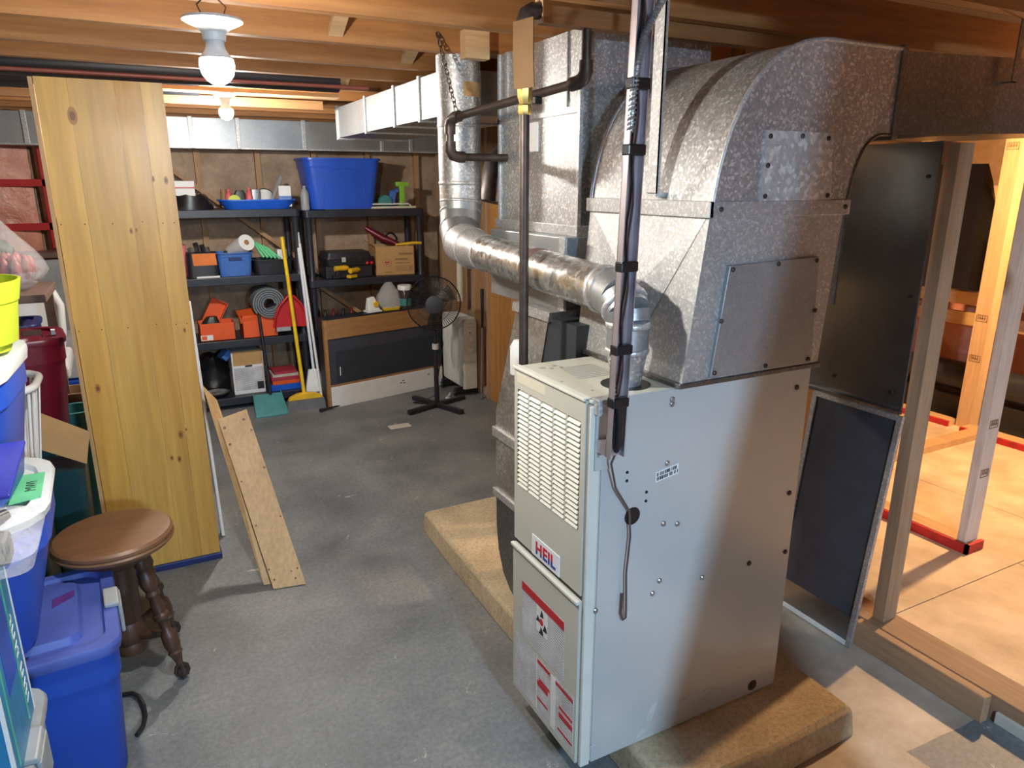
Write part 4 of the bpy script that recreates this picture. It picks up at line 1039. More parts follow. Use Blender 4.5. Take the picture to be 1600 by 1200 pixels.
# things peeking out past the pine case: boxes on the near side of the shelves
# --- right unit
z = SR[3]
bt = openbin('large_tub', 'large deep blue plastic tub without lid on the top shelf', 'storage tub', 'tote_blue2', 1.405, 5.53, z + .004, .56, .36, .36, 1.20, .06, .006, .012)
arch = bez((-.155, .02), (-.165, .27), (-.10, .285), (0, .285), 10); arch += [(-x, y) for x, y in arch[::-1][1:]]
obj('embossed_arch', MB().tube([(x, -.151 - .0835 * .36 / 2 * (y / .36) * 2 + .002, y) for x, y in arch], .004, 8), 'tote_blue2', bt, local=True, smooth=60)
rl = thing('towel_rail', 'white double towel rail lying along the top shelf edge', 'rail', (1.55, 5.39, z))
obj('rod', MB().tube([(1.30, 5.40, z + .004), (1.30, 5.395, z + .03), (1.32, 5.395, z + .037), (1.90, 5.395, z + .037), (1.92, 5.395, z + .03), (1.92, 5.40, z + .004)], .006, 10), 'white', rl, smooth=60)
obj('rod', MB().tube([(1.26, 5.40, z + .009), (1.96, 5.39, z + .012)], .009, 10), 'pvc', rl, smooth=60)
solo('cord_coil', MB().lathe([(.02, 0), (.05, .0), (.055, .02), (.05, .04), (.02, .04)], (1.735, 5.47, z + .052), 14, Matrix.Rotation(R(90), 3, 'X')), 'teal', 'small coil of teal cord beside the large tub', 'cord', smooth=50)
solo('blue_pump', MB().beam((1.78, 5.47, z + .0), (1.81, 5.47, z + .13), .04, .05).beam((1.80, 5.47, z + .12), (1.85, 5.47, z + .14), .03, .03), 'bin_blue', 'blue hand pump standing between teal coil and green clamp', 'tool', bevel=.005)
solo('clamp', MB().box(1.862, 1.902, 5.46, 5.49, z + .001, z + .17).box(1.835, 1.935, 5.455, 5.495, z + .165, z + .20), 'lime2', 'bright green T-shaped clamp on the top shelf', 'clamp', bevel=.005)
solo('aerosol_can', MB().lathe([(.03, 0), (.031, .005), (.031, .12), (.02, .14), (.012, .15), (.012, .17), (.002, .17)], (1.125, 5.42, z + .001), 14), 'grey_plastic', 'slim aerosol can beside the large blue tub', 'can', smooth=50)
z = SR[2]
tc_ = thing('tool_case', 'black moulded tool case lying on the right shelf', 'case', (1.42, 5.54, z + .095))
obj('case_body', MB().loft([rr(0, 0, 0, .34, .26, .03), rr(0, 0, .05, .36, .28, .03)]), 'black_plastic', tc_, smooth=30, local=True)
obj('case_lid', MB().loft([rr(0, 0, .052, .36, .28, .03), rr(0, 0, .10, .33, .25, .03)]), 'black_plastic', tc_, smooth=30, local=True)
obj('latch', MB().box(-.06, -.03, -.146, -.13, .03, .065), 'grey_light', tc_, local=True)
obj('latch', MB().box(.06, .09, -.146, -.13, .03, .065), 'black_plastic', tc_, local=True)
solo('storage_tray', B(1.24, 1.60, 5.42, 5.66, z + .001, z + .093), 'black_plastic', 'flat black tray carrying the moulded tool case', 'tray', bevel=.006)
for k, (x, lb_) in enumerate(((1.36, 'yellow and black cordless drill lying before the tool case'), (1.46, 'yellow and black drill with its grip hanging over the shelf edge'))):
    dr = thing('cordless_drill', lb_, 'drill', (x, 5.405, z + .049 - .02 * k), (0, 0, R(10 + 25 * k)))
    obj('motor_body', MB().tube([(-.06, 0, .03), (.02, 0, .03), (.05, 0, .03)], [.020, .022, .014], 12), 'yellow_soft', dr, local=True, smooth=50)
    obj('chuck', MB().tube([(.05, 0, .03), (.085, 0, .03)], [.013, .009], 10), 'black_plastic', dr, local=True, smooth=50)
    obj('grip', MB().beam((-.03, 0, .02), (-.045, 0, -.045 + .02 * k), .028, .03), 'black_plastic', dr, local=True, bevel=.005)
    obj('battery', MB().box(-.08, -.005, -.022, .022, -.043 + .02 * k, -.02 + .02 * k), 'yellow_soft' if k else 'black_plastic', dr, local=True, bevel=.004)
for k, (x, lb_) in enumerate(((1.555, 'red screwdriver handle nearer the drills'), (1.59, 'red screwdriver handle nearer the carton'))):
    solo('screwdriver', MB().tube([(x, 5.44, z + .108), (x + .004, 5.40, z + .108), (x + .008, 5.395, z + .108)], [.012, .014, .008], 10), 'red', lb_, 'screwdriver', smooth=50)
cb = carton('cardboard_box', 'open brown cardboard box with dark print on the right shelf', 'box', 'cardboard', 1.655, 1.96, 5.43, 5.68, z + .001, z + .225, True, rot=R(-8))
obj('flap', MB().hexa([(-.20, -.125, .255), (-.150, -.125, .223), (-.150, .125, .223), (-.20, .125, .255), (-.20, -.125, .259), (-.150, -.125, .227), (-.150, .125, .227), (-.20, .125, .259)]), 'cardboard', cb, local=True)
for (x0, x1, z0, z1, mt) in ((.03, .14, .155, .172, 'cardboard_dark'), (.0, .10, .115, .13, 'cardboard_dark'), (.0, .12, .09, .098, 'cardboard_dark'), (-.09, -.02, .02, .028, 'cardboard_dark')):
    obj('print_line', MB().box(x0, x1, -.1262, -.125, z0, z1), mt, cb, local=True)
for (x0, x1, z0, z1) in ((.0, .14, .03, .034), (.0, .14, .068, .072), (.0, .004, .03, .072), (.136, .14, .03, .072)):
    obj('print_frame', MB().box(x0, x1, -.1262, -.125, z0, z1), 'cardboard_dark', cb, local=True)
for k in range(9):
    obj('barcode_bar', MB().box(.012 + k * .0135, .012 + k * .0135 + random.choice((.004, .007, .009)), -.1262, -.125, .038, .064), 'cardboard_dark', cb, local=True)
ring = [(-.065 + .034 * math.cos(2 * PI * k / 16), -.1258, .098 + .030 * math.sin(2 * PI * k / 16)) for k in range(17)]
obj('print_emblem', MB().tube(ring, .0012, 5), 'cardboard_dark', cb, local=True)
obj('print_emblem', MB().box(-.083, -.047, -.1264, -.125, .094, .106).box(-.078, -.05, -.1264, -.125, .083, .088), 'book_red', cb, local=True)
solo('hammer', MB().tube([(1.80, 5.44, z + .235), (1.93, 5.41, z + .247), (2.0, 5.395, z + .245)], [.009, .012, .011], 10), 'yellow_soft', 'tan wooden tool handle sticking out of the open carton', 'tool', smooth=50)
solo('umbrella', MB().tube([(1.62, 5.62, z + .36), (1.74, 5.56, z + .28), (1.86, 5.50, z + .225)], [.02, .03, .02], 10), 'maroon', 'dark folded umbrella stuck in the open carton', 'umbrella', smooth=50)
solo('cable_bundle', MB().tube([(1.80 + .05 * math.cos(a), 5.56 + .03 * math.sin(a * 2), z + .28 + .04 * math.sin(a)) for a in [k * .5 for k in range(26)]], .008, 6), 'black_plastic', 'loop of black cable heaped on the open carton', 'cable', smooth=50)
z = SR[1]
bag = MB(); rings = []
for i in range(7):
    t_ = i / 6; r_ = .085 * math.sin(PI * (.30 + .66 * t_)) + .012
    rings.append([(1.66 + r_ * math.cos(2 * PI * k / 14) * (1 + .1 * math.sin(k * 3 + i)), 5.225 + r_ * .6 * math.sin(2 * PI * k / 14), .686 + .19 * t_) for k in range(14)])
solo('plastic_bag', bag.loft(rings), 'clear_bag', 'knotted clear plastic bag on the yellow tray', 'bag', smooth=40)
solo('yellow_tray', MB().loft([rr(1.665, 5.215, .669, .13, .08, .02), rr(1.665, 5.215, .685, .14, .09, .02)]), 'yellow', 'flat yellow tray under the clear plastic bag', 'tray', smooth=30)
jr = thing('white_lid_jar', 'clear jar with white lid and pale green label', 'jar', (1.795, 5.248, .668))
obj('glass', MB().lathe([(.048, .001), (.05, .01), (.05, .13), (.045, .14), (.002, .14)], (0, 0, 0), 18), 'glass_dark', jr, local=True, smooth=50)
obj('paper_label', MB().lathe([(.0508, .02), (.0508, .075), (.050, .075), (.050, .02)], (0, 0, 0), 18), 'teal', jr, local=True, smooth=50)
obj('lid', MB().lathe([(.054, .14), (.055, .145), (.055, .17), (.05, .176), (.002, .176)], (0, 0, 0), 18), 'white', jr, local=True, smooth=50)
dsp = thing('sander', 'small white and yellow hand tool standing on the low panelled unit', 'tool', (1.515, 5.180, .6685), (0, 0, .2))
obj('body', MB().hexa([(-.05, -.03, .012), (.05, -.03, .012), (.05, .03, .012), (-.05, .03, .012), (-.04, -.02, .105), (.01, -.02, .115), (.01, .02, .115), (-.04, .02, .105)]), 'white', dsp, local=True, bevel=.006)
obj('dial', MB().lathe([(.022, 0), (.02, .01)], (.012, -.03, .06), 12, Matrix.Rotation(R(90), 3, 'X')), 'yellow_soft', dsp, local=True)
obj('sole', MB().box(-.06, .06, -.04, .04, 0, .012), 'white', dsp, local=True, bevel=.003)
for k, x in enumerate((1.22, 1.29, 1.36, 1.43)):
    solo('dark_bottle', MB().lathe([(.025, 0), (.026, .01), (.026, .07), (.012, .10), (.012, .13), (.002, .13)], (x, 5.46 + .02 * (k % 2), z + .001), 10), 'maroon' if k % 2 else 'black_plastic', 'small dark bottle in the row on the lower right shelf', 'bottle', 'dark bottles on the lower right shelf', smooth=50)

# ------------------------------------------------------------------ low panelled unit standing before the right shelves
ang = math.atan2(.225, .98)
lc = thing('low_panel_unit', 'low panelled unit of brown rail, slate panel and white skirting', 'cabinet', (1.600, 5.155, 0), (0, 0, ang))
w2 = .505
obj('carcass', MB().box(-w2, w2, .02, .098, 0, .66), 'black_plastic', lc, local=True)
obj('top_rail', MB().box(-w2 + .02, w2, -.006, .02, .515, .655), 'brown_trim', lc, local=True, bevel=.003)
obj('left_edge', MB().box(-w2, -w2 + .022, -.006, .02, .0, .66), 'brown_trim', lc, local=True)
obj('slate_panel', MB().box(-w2 + .022, w2, .004, .02, .17, .515), 'slate', lc, local=True)
obj('raised_field', MB().box(-w2 + .08, w2 - .05, .001, .004, .185, .42), 'navy_panel', lc, local=True)
obj('lower_bead', MB().box(-w2 + .022, w2, -.004, .02, .158, .172), 'brown_trim', lc, local=True)
obj('skirting', MB().box(-w2 + .022, w2, -.010, .02, .0, .158), 'white', lc, local=True, bevel=.002)
for x, zz in ((.12, .10), (.13, .08), (.36, .11), (.10, .085)):
    obj('scuff', MB().box(x, x + .018, -.0108, -.010, zz, zz + .007), 'ink', lc, local=True)
obj('scuff', MB().box(-.40, -.393, .0002, .001, .235, .30), 'white', lc, local=True)
obj('top_board', MB().box(-w2, w2, -.008, .100, .66, .668), 'shelf_plastic', lc, local=True)

# ------------------------------------------------------------------ pedestal fan
fn = thing('pedestal_fan', 'black pedestal fan with wire cage on a crossed base', 'fan', (1.83, 4.72, 0))
FXC, FYC, FZC = 1.805, 4.66, .785
for a in (R(20), R(110)):
    dx, dy = .27 * math.cos(a), .27 * math.sin(a)
    obj('base_foot', MB().beam((1.83 - dx, 4.72 - dy, .018), (1.83 + dx, 4.72 + dy, .018), .04, .034), 'black_plastic', fn, bevel=.006)
obj('pole', MB().tube([(1.83, 4.72, .03), (1.83, 4.72, .46)], .018, 14), 'black_plastic', fn, smooth=50)
obj('height_collar', MB().tube([(1.83, 4.72, .44), (1.83, 4.72, .48)], .024, 14), 'grey_light', fn, smooth=50)
obj('upper_pole', MB().tube([(1.83, 4.72, .48), (1.825, 4.72, .72)], .013, 14), 'black_plastic', fn, smooth=50)
obj('motor', MB().tube([(FXC + .01, FYC + .03, FZC), (FXC + .02, FYC + .09, FZC), (FXC + .03, FYC + .15, FZC)], [.055, .065, .035], 18), 'black_plastic', fn, smooth=50)
fdir = Vector((-.30, -.95, 0)).normalized()
fu_ = Vector((0, 0, 1)); fw_ = fdir.cross(fu_)
fc = Vector((FXC, FYC, FZC))
def circ(r, off, n=40):
    return [fc + fdir * off + (fu_ * math.sin(2 * PI * k / n) + fw_ * math.cos(2 * PI * k / n)) * r for k in range(n + 1)]
cage = MB()
cage.tube(circ(.188, 0), .005, 6)
cage.tube(circ(.12, .052, 32), .002, 5)
front = MB(); back = MB()
for k in range(72):
    a = 2 * PI * k / 72; rad = fu_ * math.sin(a) + fw_ * math.cos(a)
    front.tube([fc + fdir * .062 + rad * .05, fc + fdir * .052 + rad * .12, fc + fdir * .03 + rad * .175, fc + rad * .188], .0014, 4)
    back.tube([fc - fdir * .07 + rad * .05, fc - fdir * .055 + rad * .13, fc + rad * .188], .0011, 4)
obj('cage_rim', cage, 'black_plastic', fn, smooth=60)
obj('front_grille', front, 'black_plastic', fn)['kind'] = 'stuff'
obj('back_grille', back, 'black_plastic', fn)['kind'] = 'stuff'
Mf = Matrix((fw_, fu_, fdir)).transposed()
obj('hub', MB().lathe([(.062, .055), (.064, .066), (.052, .072), (.002, .074)], fc, 20, Mf), 'slate', fn, smooth=50)
for k in range(3):
    a0 = 2 * PI * k / 3 + .5; vs = []; 
    for i in range(5):
        for j in range(5):
            r_ = .03 + .13 * i / 4; a = a0 + (.85 * (j / 4 - .5)) * (1.1 - .25 * i / 4)
            off = -.015 + .03 * (j / 4)
            vs.append(fc + fdir * off + (fu_ * math.sin(a) + fw_ * math.cos(a)) * r_)
    n0 = len(vs); vs += [v - fdir * .002 for v in vs]
    fs = []
    for i in range(4):
        for j in range(4):
            q = (i * 5 + j, i * 5 + j + 1, i * 5 + j + 6, i * 5 + j + 5); fs.append(q); fs.append(tuple(n0 + e for e in q[::-1]))
    obj('fan_blade', MB().add(vs, fs), 'clear_dark', fn, smooth=50)
obj('power_cord', MB().tube([(1.84, 4.76, .66), (1.90, 4.80, .60), (1.93, 4.82, .45), (1.90, 4.84, .25), (1.88, 4.86, .05), (1.80, 4.90, .008), (1.70, 4.88, .008), (1.76, 4.82, .008)], .0045, 7), 'black_plastic', fn, smooth=60)

# ------------------------------------------------------------------ oil heater
ht = thing('oil_heater', 'cream finned oil heater with two dials by the orange boards', 'heater', (2.165, 5.05, 0))
for k in range(9):
    y = 4.905 + k * .040
    obj('fin', MB().loft([rr(2.165, y, .075, .125, .008, .003, 3), rr(2.165, y, .09, .145, .010, .004, 3), rr(2.165, y, .59, .145, .010, .004, 3), rr(2.165, y, .61, .120, .008, .003, 3)]), 'white', ht, smooth=50)
obj('fin_gap_shade', B(2.125, 2.205, 4.89, 5.24, .10, .57), 'slate', ht)  # dark box standing in for the shade between the fins
obj('core_tube', MB().tube([(2.165, 4.88, .14), (2.165, 5.23, .14)], .03, 12), 'white', ht, smooth=50)
obj('core_tube', MB().tube([(2.165, 4.88, .53), (2.165, 5.23, .53)], .03, 12), 'white', ht, smooth=50)
cpn = obj('control_panel', MB().loft([[(x, 4.85, z_) for x, z_ in ((2.115, .06), (2.22, .06), (2.22, .585), (2.205, .60), (2.13, .60), (2.115, .585))], [(x, 4.885, z_) for x, z_ in ((2.11, .055), (2.225, .055), (2.225, .59), (2.208, .608), (2.127, .608), (2.11, .59))]]), 'cream', ht, bevel=.004)
for z_ in (.455, .37):
    obj('dial', MB().lathe([(.022, 0), (.019, .014), (.004, .015)], (2.168, 4.85, z_), 16, Matrix.Rotation(R(90), 3, 'X')), 'pvc', cpn, smooth=40)
obj('pilot_light', MB().lathe([(.006, 0), (.005, .003)], (2.165, 4.85, .505), 10, Matrix.Rotation(R(90), 3, 'X')), 'ink', cpn)
obj('vent_line', B(2.135, 2.20, 4.8485, 4.85, .545, .549), 'grey_plastic', cpn)
obj('vent_line', B(2.14, 2.195, 4.8485, 4.85, .572, .576), 'grey_plastic', cpn)
for y in (4.92, 5.19):
    obj('axle', MB().tube([(2.05, y, .03), (2.25, y, .03)], .007, 8), 'steel', ht, smooth=50)
    obj('foot', MB().beam((2.06, y, .045), (2.245, y, .045), .04, .05), 'black_plastic', ht, bevel=.006)
    for x in (2.06, 2.24):
        obj('wheel', MB().lathe([(.024, -.008), (.026, 0), (.024, .008)], (x, y, .026), 12, Matrix.Rotation(R(90), 3, 'Y')), 'black_plastic', ht, smooth=40)
solo('cord_wrap', MB().tube([(2.03, 4.95, .02), (2.00, 4.90, .012), (1.96, 4.86, .012), (2.0, 4.83, .012), (2.06, 4.86, .012)], .007, 8), 'white', 'white heater cord curled on the floor behind the fan', 'cord', smooth=60)
solo('pvc_pipe', MB().tube([(2.225, 5.16, .70), (2.225, 5.16, 1.25)], .028, 16), 'pvc', 'cream plastic pipe running up the studs behind the heater', 'pipe', smooth=50)
gc = thing('golf_club', 'thin steel shaft with black grip leaning on the orange boards', 'club', (2.20, 4.76, 0))
obj('shaft', MB().tube([(2.20, 4.74, .005), (2.238, 4.785, .56)], .007, 8), 'steel', gc, smooth=50)
obj('grip', MB().tube([(2.237, 4.784, .55), (2.246, 4.80, .84)], [.010, .014], 10), 'black_plastic', gc, smooth=50)

# ------------------------------------------------------------------ brooms and pans
br = thing('push_broom', 'yellow-handled broom with grey bristles leaning on the left shelf', 'broom', (.955, 5.13, 0))
obj('handle', MB().tube([(.955, 5.14, .10), (.945, 5.21, .48), (.924, 5.325, 1.23)], .0135, 12), 'yellow', br, smooth=50)
obj('head', MB().prism([(.835, .075), (.85, .098), (.90, .118), (.96, .125), (1.02, .118), (1.07, .098), (1.085, .075)], 'y', 5.105, 5.155), 'yellow_soft', br, bevel=.005)
bl = MB()
for k in range(26):
    x = .838 + k * .0098
    for q in range(2):
        y = 5.115 + q * .028
        bl.hexa([(.955 + (x - .955) * 1.12 - .003, y - .02, 0.001), (.955 + (x - .955) * 1.12 + .006, y - .02, 0.001), (.955 + (x - .955) * 1.12 + .006, y, .001), (.955 + (x - .955) * 1.12 - .003, y, .001), (x - .003, y - .006, .076), (x + .005, y - .006, .076), (x + .005, y + .006, .076), (x - .003, y + .006, .076)])
o = obj('bristles', bl, 'bristle', br); o['kind'] = 'stuff'
wm = thing('white_mop', 'white-handled scraper with a broad white head between the shelves', 'mop', (1.07, 5.22, 0))
obj('handle', MB().tube([(1.06, 5.26, .25), (1.035, 5.33, 1.15)], .011, 10), 'cool_white', wm, smooth=50)
obj('head', MB().hexa([(.98, 5.21, .09), (1.13, 5.21, .09), (1.13, 5.25, .09), (.98, 5.25, .09), (1.02, 5.24, .26), (1.10, 5.24, .26), (1.10, 5.27, .26), (1.02, 5.27, .26)]), 'white', wm, bevel=.006)
obj('blue_sleeve', B(.96, 1.15, 5.20, 5.27, 0, .095), 'navy', wm, bevel=.004)
wp = thing('white_pole', 'plain white pole leaning before the white mop head', 'pole', (1.09, 5.16, 0))
obj('pole', MB().tube([(1.088, 5.165, .003), (1.045, 5.330, 1.18)], .010, 10), 'white', wp, smooth=50)
obj('hook_end', MB().tube([(1.045, 5.330, 1.17), (1.043, 5.335, 1.26)], [.010, .006], 10), 'grey_light', wp, smooth=50)
dp = thing('lobby_dustpan', 'teal dustpan with a tall black handle on the floor', 'dustpan', (.70, 5.16, 0))
obj('pan', MB().loft([[(x, 5.10 + dy, z_) for x, dy, z_ in ((.595, -.05, .004), (.815, -.05, .004), (.805, .10, .10), (.605, .10, .10))], [(x, 5.10 + dy, z_) for x, dy, z_ in ((.595, -.05, .010), (.815, -.05, .010), (.800, .085, .135), (.610, .085, .135))]]), 'teal', dp, bevel=.004)
obj('side_wall', MB().hexa([(.595, 5.05, .002), (.601, 5.05, .002), (.611, 5.21, .002), (.605, 5.21, .002), (.595, 5.06, .03), (.601, 5.06, .03), (.611, 5.21, .14), (.605, 5.21, .14)]), 'teal', dp)
obj('side_wall', MB().hexa([(.809, 5.05, .002), (.815, 5.05, .002), (.805, 5.21, .002), (.799, 5.21, .002), (.809, 5.06, .03), (.815, 5.06, .03), (.805, 5.21, .14), (.799, 5.21, .14)]), 'teal', dp)
obj('floor_plate', MB().hexa([(.595, 5.045, .001), (.815, 5.045, .001), (.805, 5.21, .001), (.605, 5.21, .001), (.595, 5.045, .005), (.815, 5.045, .005), (.805, 5.21, .008), (.605, 5.21, .008)]), 'teal', dp)
obj('handle', MB().tube([(.725, 5.18, .09), (.705, 5.24, .70)], .012, 10), 'black_plastic', dp, smooth=50)
rdp = thing('red_dustpan', 'red dustpan hung on the shelf post behind the yellow handle', 'dustpan', (.945, 5.30, .58))
obj('pan', MB().prism([(.815, .585), (1.065, .575), (1.055, .66), (1.01, .755), (.965, .81), (.925, .81), (.86, .74), (.825, .665)], 'y', 5.318, 5.330), 'red', rdp, bevel=.004)
obj('rim', MB().tube([(.815, 5.312, .585), (.825, 5.300, .665), (.86, 5.300, .74), (.925, 5.300, .81), (.965, 5.300, .81), (1.01, 5.300, .755), (1.055, 5.300, .66), (1.065, 5.312, .575)], .009, 8), 'red', rdp, smooth=60)
obj('handle', MB().beam((.945, 5.318, .80), (.945, 5.322, .95), .03, .016), 'red', rdp, bevel=.005)
obj('scraper_edge', B(.83, .93, 5.314, 5.326, .555, .585), 'grey_plastic', rdp)
solo('hand_tool', MB().tube([(1.03, 4.99, .012), (1.10, 5.02, .012), (1.20, 5.06, .010)], [.016, .008, .005], 8), 'black_plastic', 'small black tool lying on the floor before the broom', 'tool', smooth=50)
solo('floor_drain', MB().loft([rr(1.44, 4.43, .0005, .15, .08, .01), rr(1.44, 4.43, .003, .14, .07, .01)]), 'cream', 'pale rectangular patch on the grey floor before the fan', 'plate')

# ================================================================== LEFT SIDE: PINE CASE, BOARDS, STOOL, BINS
pc = thing('pine_bookcase', 'tall yellow pine bookcase standing with its boarded back forward', 'bookcase', (-.05, 3.24, 0))
X0, X1, Y0, Y1, ZT = -.262, .158, 3.10, 3.36, 1.955
skew = lambda z: -.0  # stands plumb
bx_ = [X0 + .016, X0 + .115, X0 + .262, X0 + .345, X1]
for k in range(4):
    obj('back_board', B(bx_[k] + .0004, bx_[k + 1] - .0004, Y0, Y0 + .012, .03, ZT), 'pine', pc)
obj('side_board', B(X0, X0 + .014, Y0 + .001, Y1, .03, ZT - .002), 'pine', pc, bevel=.001)
obj('edge_strip', B(X0 + .0005, X0 + .0135, Y0 - .001, Y0 + .001, .03, ZT - .002), 'board_fir', pc)
obj('side_board', B(X1 - .018, X1 - .001, Y0 + .012, Y1, .03, ZT - .002), 'pine', pc, bevel=.001)
for z in (.05, .40, .72, 1.07, 1.46, 1.93):
    obj('shelf', B(X0 + .014, X1 - .018, Y0 + .012, Y1 - .005, z, z + .018), 'pine', pc)
obj('plinth', B(X0 + .01, X1 + .006, Y0 - .008, Y1, 0, .029), 'navy', pc, bevel=.004)
for x, z, r in ((-.145, 1.83, .022), (.086, 1.615, .008), (.130, 1.61, .011), (-.012, 1.425, .009), (.006, 1.428, .007), (.128, 1.03, .008), (-.205, .83, .014), (.063, .595, .014), (.086, .614, .005), (.018, .50, .009), (.046, .49, .012), (-.10, .125, .013)):
    kn = obj('knot', MB().lathe([(r, 0), (r * .9, .0006)], (x, Y0 + .0004, z), 16, Matrix.Diagonal((.75, 1, 1.5)) @ Matrix.Rotation(R(90), 3, 'X')), 'knot_ring', pc)
    obj('knot_heart', MB().lathe([(r * .55, 0), (r * .5, .0006)], (x, Y0 - .0001, z), 12, Matrix.Diagonal((.75, 1, 1.3)) @ Matrix.Rotation(R(90), 3, 'X')), 'pine_knot', kn)
for z in (1.455, 1.06):
    for x in (-.235, -.16, -.07, .03, .10, .14):
        obj('nail', MB().lathe([(.0026, 0), (.002, .0008)], (x, Y0, z + .004 * math.sin(x * 40)), 6, Matrix.Rotation(R(90), 3, 'X')), 'iron', pc)
# contents seen at its right edge
for k, (z, h, mt, lb_) in enumerate(((.738, .15, 'cardboard', 'beige carton poking out of the pine bookcase below middle height'), (1.088, .07, 'cream', 'cream packet poking out of the pine bookcase at middle height'), (.418, .11, 'white', 'white package poking out low from the pine bookcase'))):
    solo('carton', B(.0, .138, Y0 + .03, Y1 + .10, z + .001, z + h), mt, lb_, 'box', bevel=.003)
solo('slat_board', MB().beam((.19, 3.33, .002), (.172, 3.40, 1.10), .012, .05, (0, 1, 0)), 'white', 'thin pale batten leaning at the right edge of the pine bookcase', 'batten')

def leaning(label, b0, b1, t0, t1, th, mat, holes=()):
    """board given by its two floor corners and its two top corners (front face)"""
    b0, b1, t0, t1 = map(Vector, (b0, b1, t0, t1))
    n = (b1 - b0).cross(t0 - b0).normalized()
    if n.y > 0: n = -n
    c = (b0 + b1) / 2
    t = thing('leaning_board', label, 'board', c)
    q = MB().hexa([b0, b1, b1 - n * th, b0 - n * th, t0, t1, t1 - n * th, t0 - n * th])
    o = obj('plank', q, mat, t, bevel=.0015)
    for u, v, r_ in holes:
        p = b0.lerp(b1, u).lerp(t0.lerp(t1, u), v) + n * .0004
        z_ = Vector((0, 0, 1)).rotation_difference(n).to_matrix()
        obj('screw_hole', MB().lathe([(r_, 0), (r_ * .8, .0008)], p, 10, z_), 'pine_knot', t)
    return t
leaning('fir board with screw holes leaning in front of its twin', (.318, 2.722, .004), (.445, 2.700, .004), (.213, 3.122, .632), (.332, 3.125, .660), .020, 'board_fir',
        ((.12, .94, .006), (.80, .95, .006), (.93, .88, .005), (.12, .84, .006), (.10, .62, .004), (.93, .66, .005), (.10, .36, .004), (.92, .38, .004), (.12, .05, .004), (.75, .04, .004), (.90, .09, .004), (.06, .11, .004), (.70, .08, .003)))
leaning('longer fir board standing close behind the drilled one', (.288, 2.772, .004), (.36, 2.760, .004), (.172, 3.185, .775), (.222, 3.19, .700), .022, 'board_fir')

# ------------------------------------------------------------------ piano stool
ST = Vector((-.185, 2.44, 0))
ps = thing('piano_stool', 'round wooden piano stool with turned legs and claw feet', 'stool', ST)
obj('seat', MB().lathe([(.002, .470), (.150, .470), (.168, .474), (.176, .482), (.178, .488), (.173, .494), (.176, .498), (.176, .508), (.168, .516), (.150, .518), (.002, .519)], (ST.x, ST.y, 0), 48), 'stool_seat', ps, smooth=30)
obj('seat_block', MB().lathe([(.06, .40), (.10, .425), (.125, .445), (.13, .470), (.002, .470)], (ST.x, ST.y, 0), 32), 'stool_dark', ps, smooth=40)
obj('centre_post', MB().lathe([(.020, .065), (.046, .075), (.050, .10), (.044, .115), (.050, .125), (.052, .16), (.040, .19), (.046, .20), (.046, .30), (.050, .31), (.044, .33), (.050, .40), (.06, .43)], (ST.x, ST.y, 0), 24), 'stool_dark', ps, smooth=40)
for k in range(4):
    a = R(-42 + 90 * k); d = Vector((math.cos(a), math.sin(a), 0))
    top = ST + d * .085 + Vector((0, 0, .43)); bot = ST + d * .185 + Vector((0, 0, .050))
    ax = (bot - top); L = ax.length
    prof_ = [(0, .018), (.06, .022), (.10, .016), (.14, .024), (.24, .027), (.30, .018), (.33, .023), (.36, .016), (.45, .021), (.50, .019), (.52, .026), (.55, .026), (.57, .018), (.66, .014), (.70, .024), (.73, .025), (.80, .026), (.86, .020), (.88, .024), (.90, .019), (.97, .012), (1.0, .011)]
    lg = obj('leg', MB().tube([top + ax * t_ for t_, _ in prof_], [r_ for _, r_ in prof_], 16), 'stool_dark', ps, smooth=40)
    foot = MB().sphere(ST + d * .190 + Vector((0, 0, .022)), .020, 14, 8)
    for q in range(4):
        b_ = a + R(45 + 90 * q); e = Vector((math.cos(b_), math.sin(b_), 0))
        c_ = ST + d * .190
        foot.tube([c_ + Vector((0, 0, .055)), c_ + e * .016 + Vector((0, 0, .045)), c_ + e * .021 + Vector((0, 0, .024)), c_ + e * .016 + Vector((0, 0, .006))], [.007, .006, .005, .003], 6)
    obj('claw_foot', foot, 'iron', lg, smooth=50)
    mid = top.lerp(bot, .70)
    obj('spindle', MB().tube([Vector((ST.x, ST.y, .13)) + d * .04, Vector((ST.x, ST.y, .13)).lerp(mid, .5), mid], [.010, .017, .009], 12), 'stool_dark', ps, smooth=40)

# ------------------------------------------------------------------ stack of bins at the left
tote('storage_tote', 'blue tote with purple-marked lid and grey latches on the floor', 'tote_blue', 'lid_blue', -.455, 2.13, 0, .53, .47, .445, R(4), latch='both', lid_h=.04)
t1 = [o for o in D.objects if o.name == 'storage_tote'][0]
obj('purple_mark', MB().hexa([(.115, .02, .4435), (.170, .06, .4435), (.170, .10, .4435), (.115, .07, .4435), (.115, .02, .4445), (.170, .06, .4445), (.170, .10, .4445), (.115, .07, .4445)]), 'purple_mark', t1, local=True)
t2 = tote('storage_tote', 'blue tote with round-cornered white lid and green tape label', 'tote_blue2', 'white_plastic', -.537, 2.03, .4515, .52, .48, .42, R(2), flare=1.5, r=.13, lid_h=.035)
gt = obj('green_label', MB().hexa([(.186, -.12, .4135), (.250, -.105, .4135), (.250, .075, .4135), (.186, .075, .4135), (.186, -.12, .4155), (.250, -.105, .4155), (.250, .075, .4155), (.186, .075, .4155)]), 'green_tape', t2, local=True)
tx = text('label_lettering', 'MWI', .034, 'ink', None, (0, 0, 0), (0, 0, 0)); tx.parent = gt; tx.location = (.236, -.018, .4157); tx.rotation_euler = (0, 0, R(90))
t3 = tote('storage_tote', 'tall bright blue tote with white lid carrying the lime pot', 'tote_blue2', 'white_plastic', -.524, 2.02, .873, .46, .46, .345, R(-3), flare=1.25, r=.11, lid_h=.045)
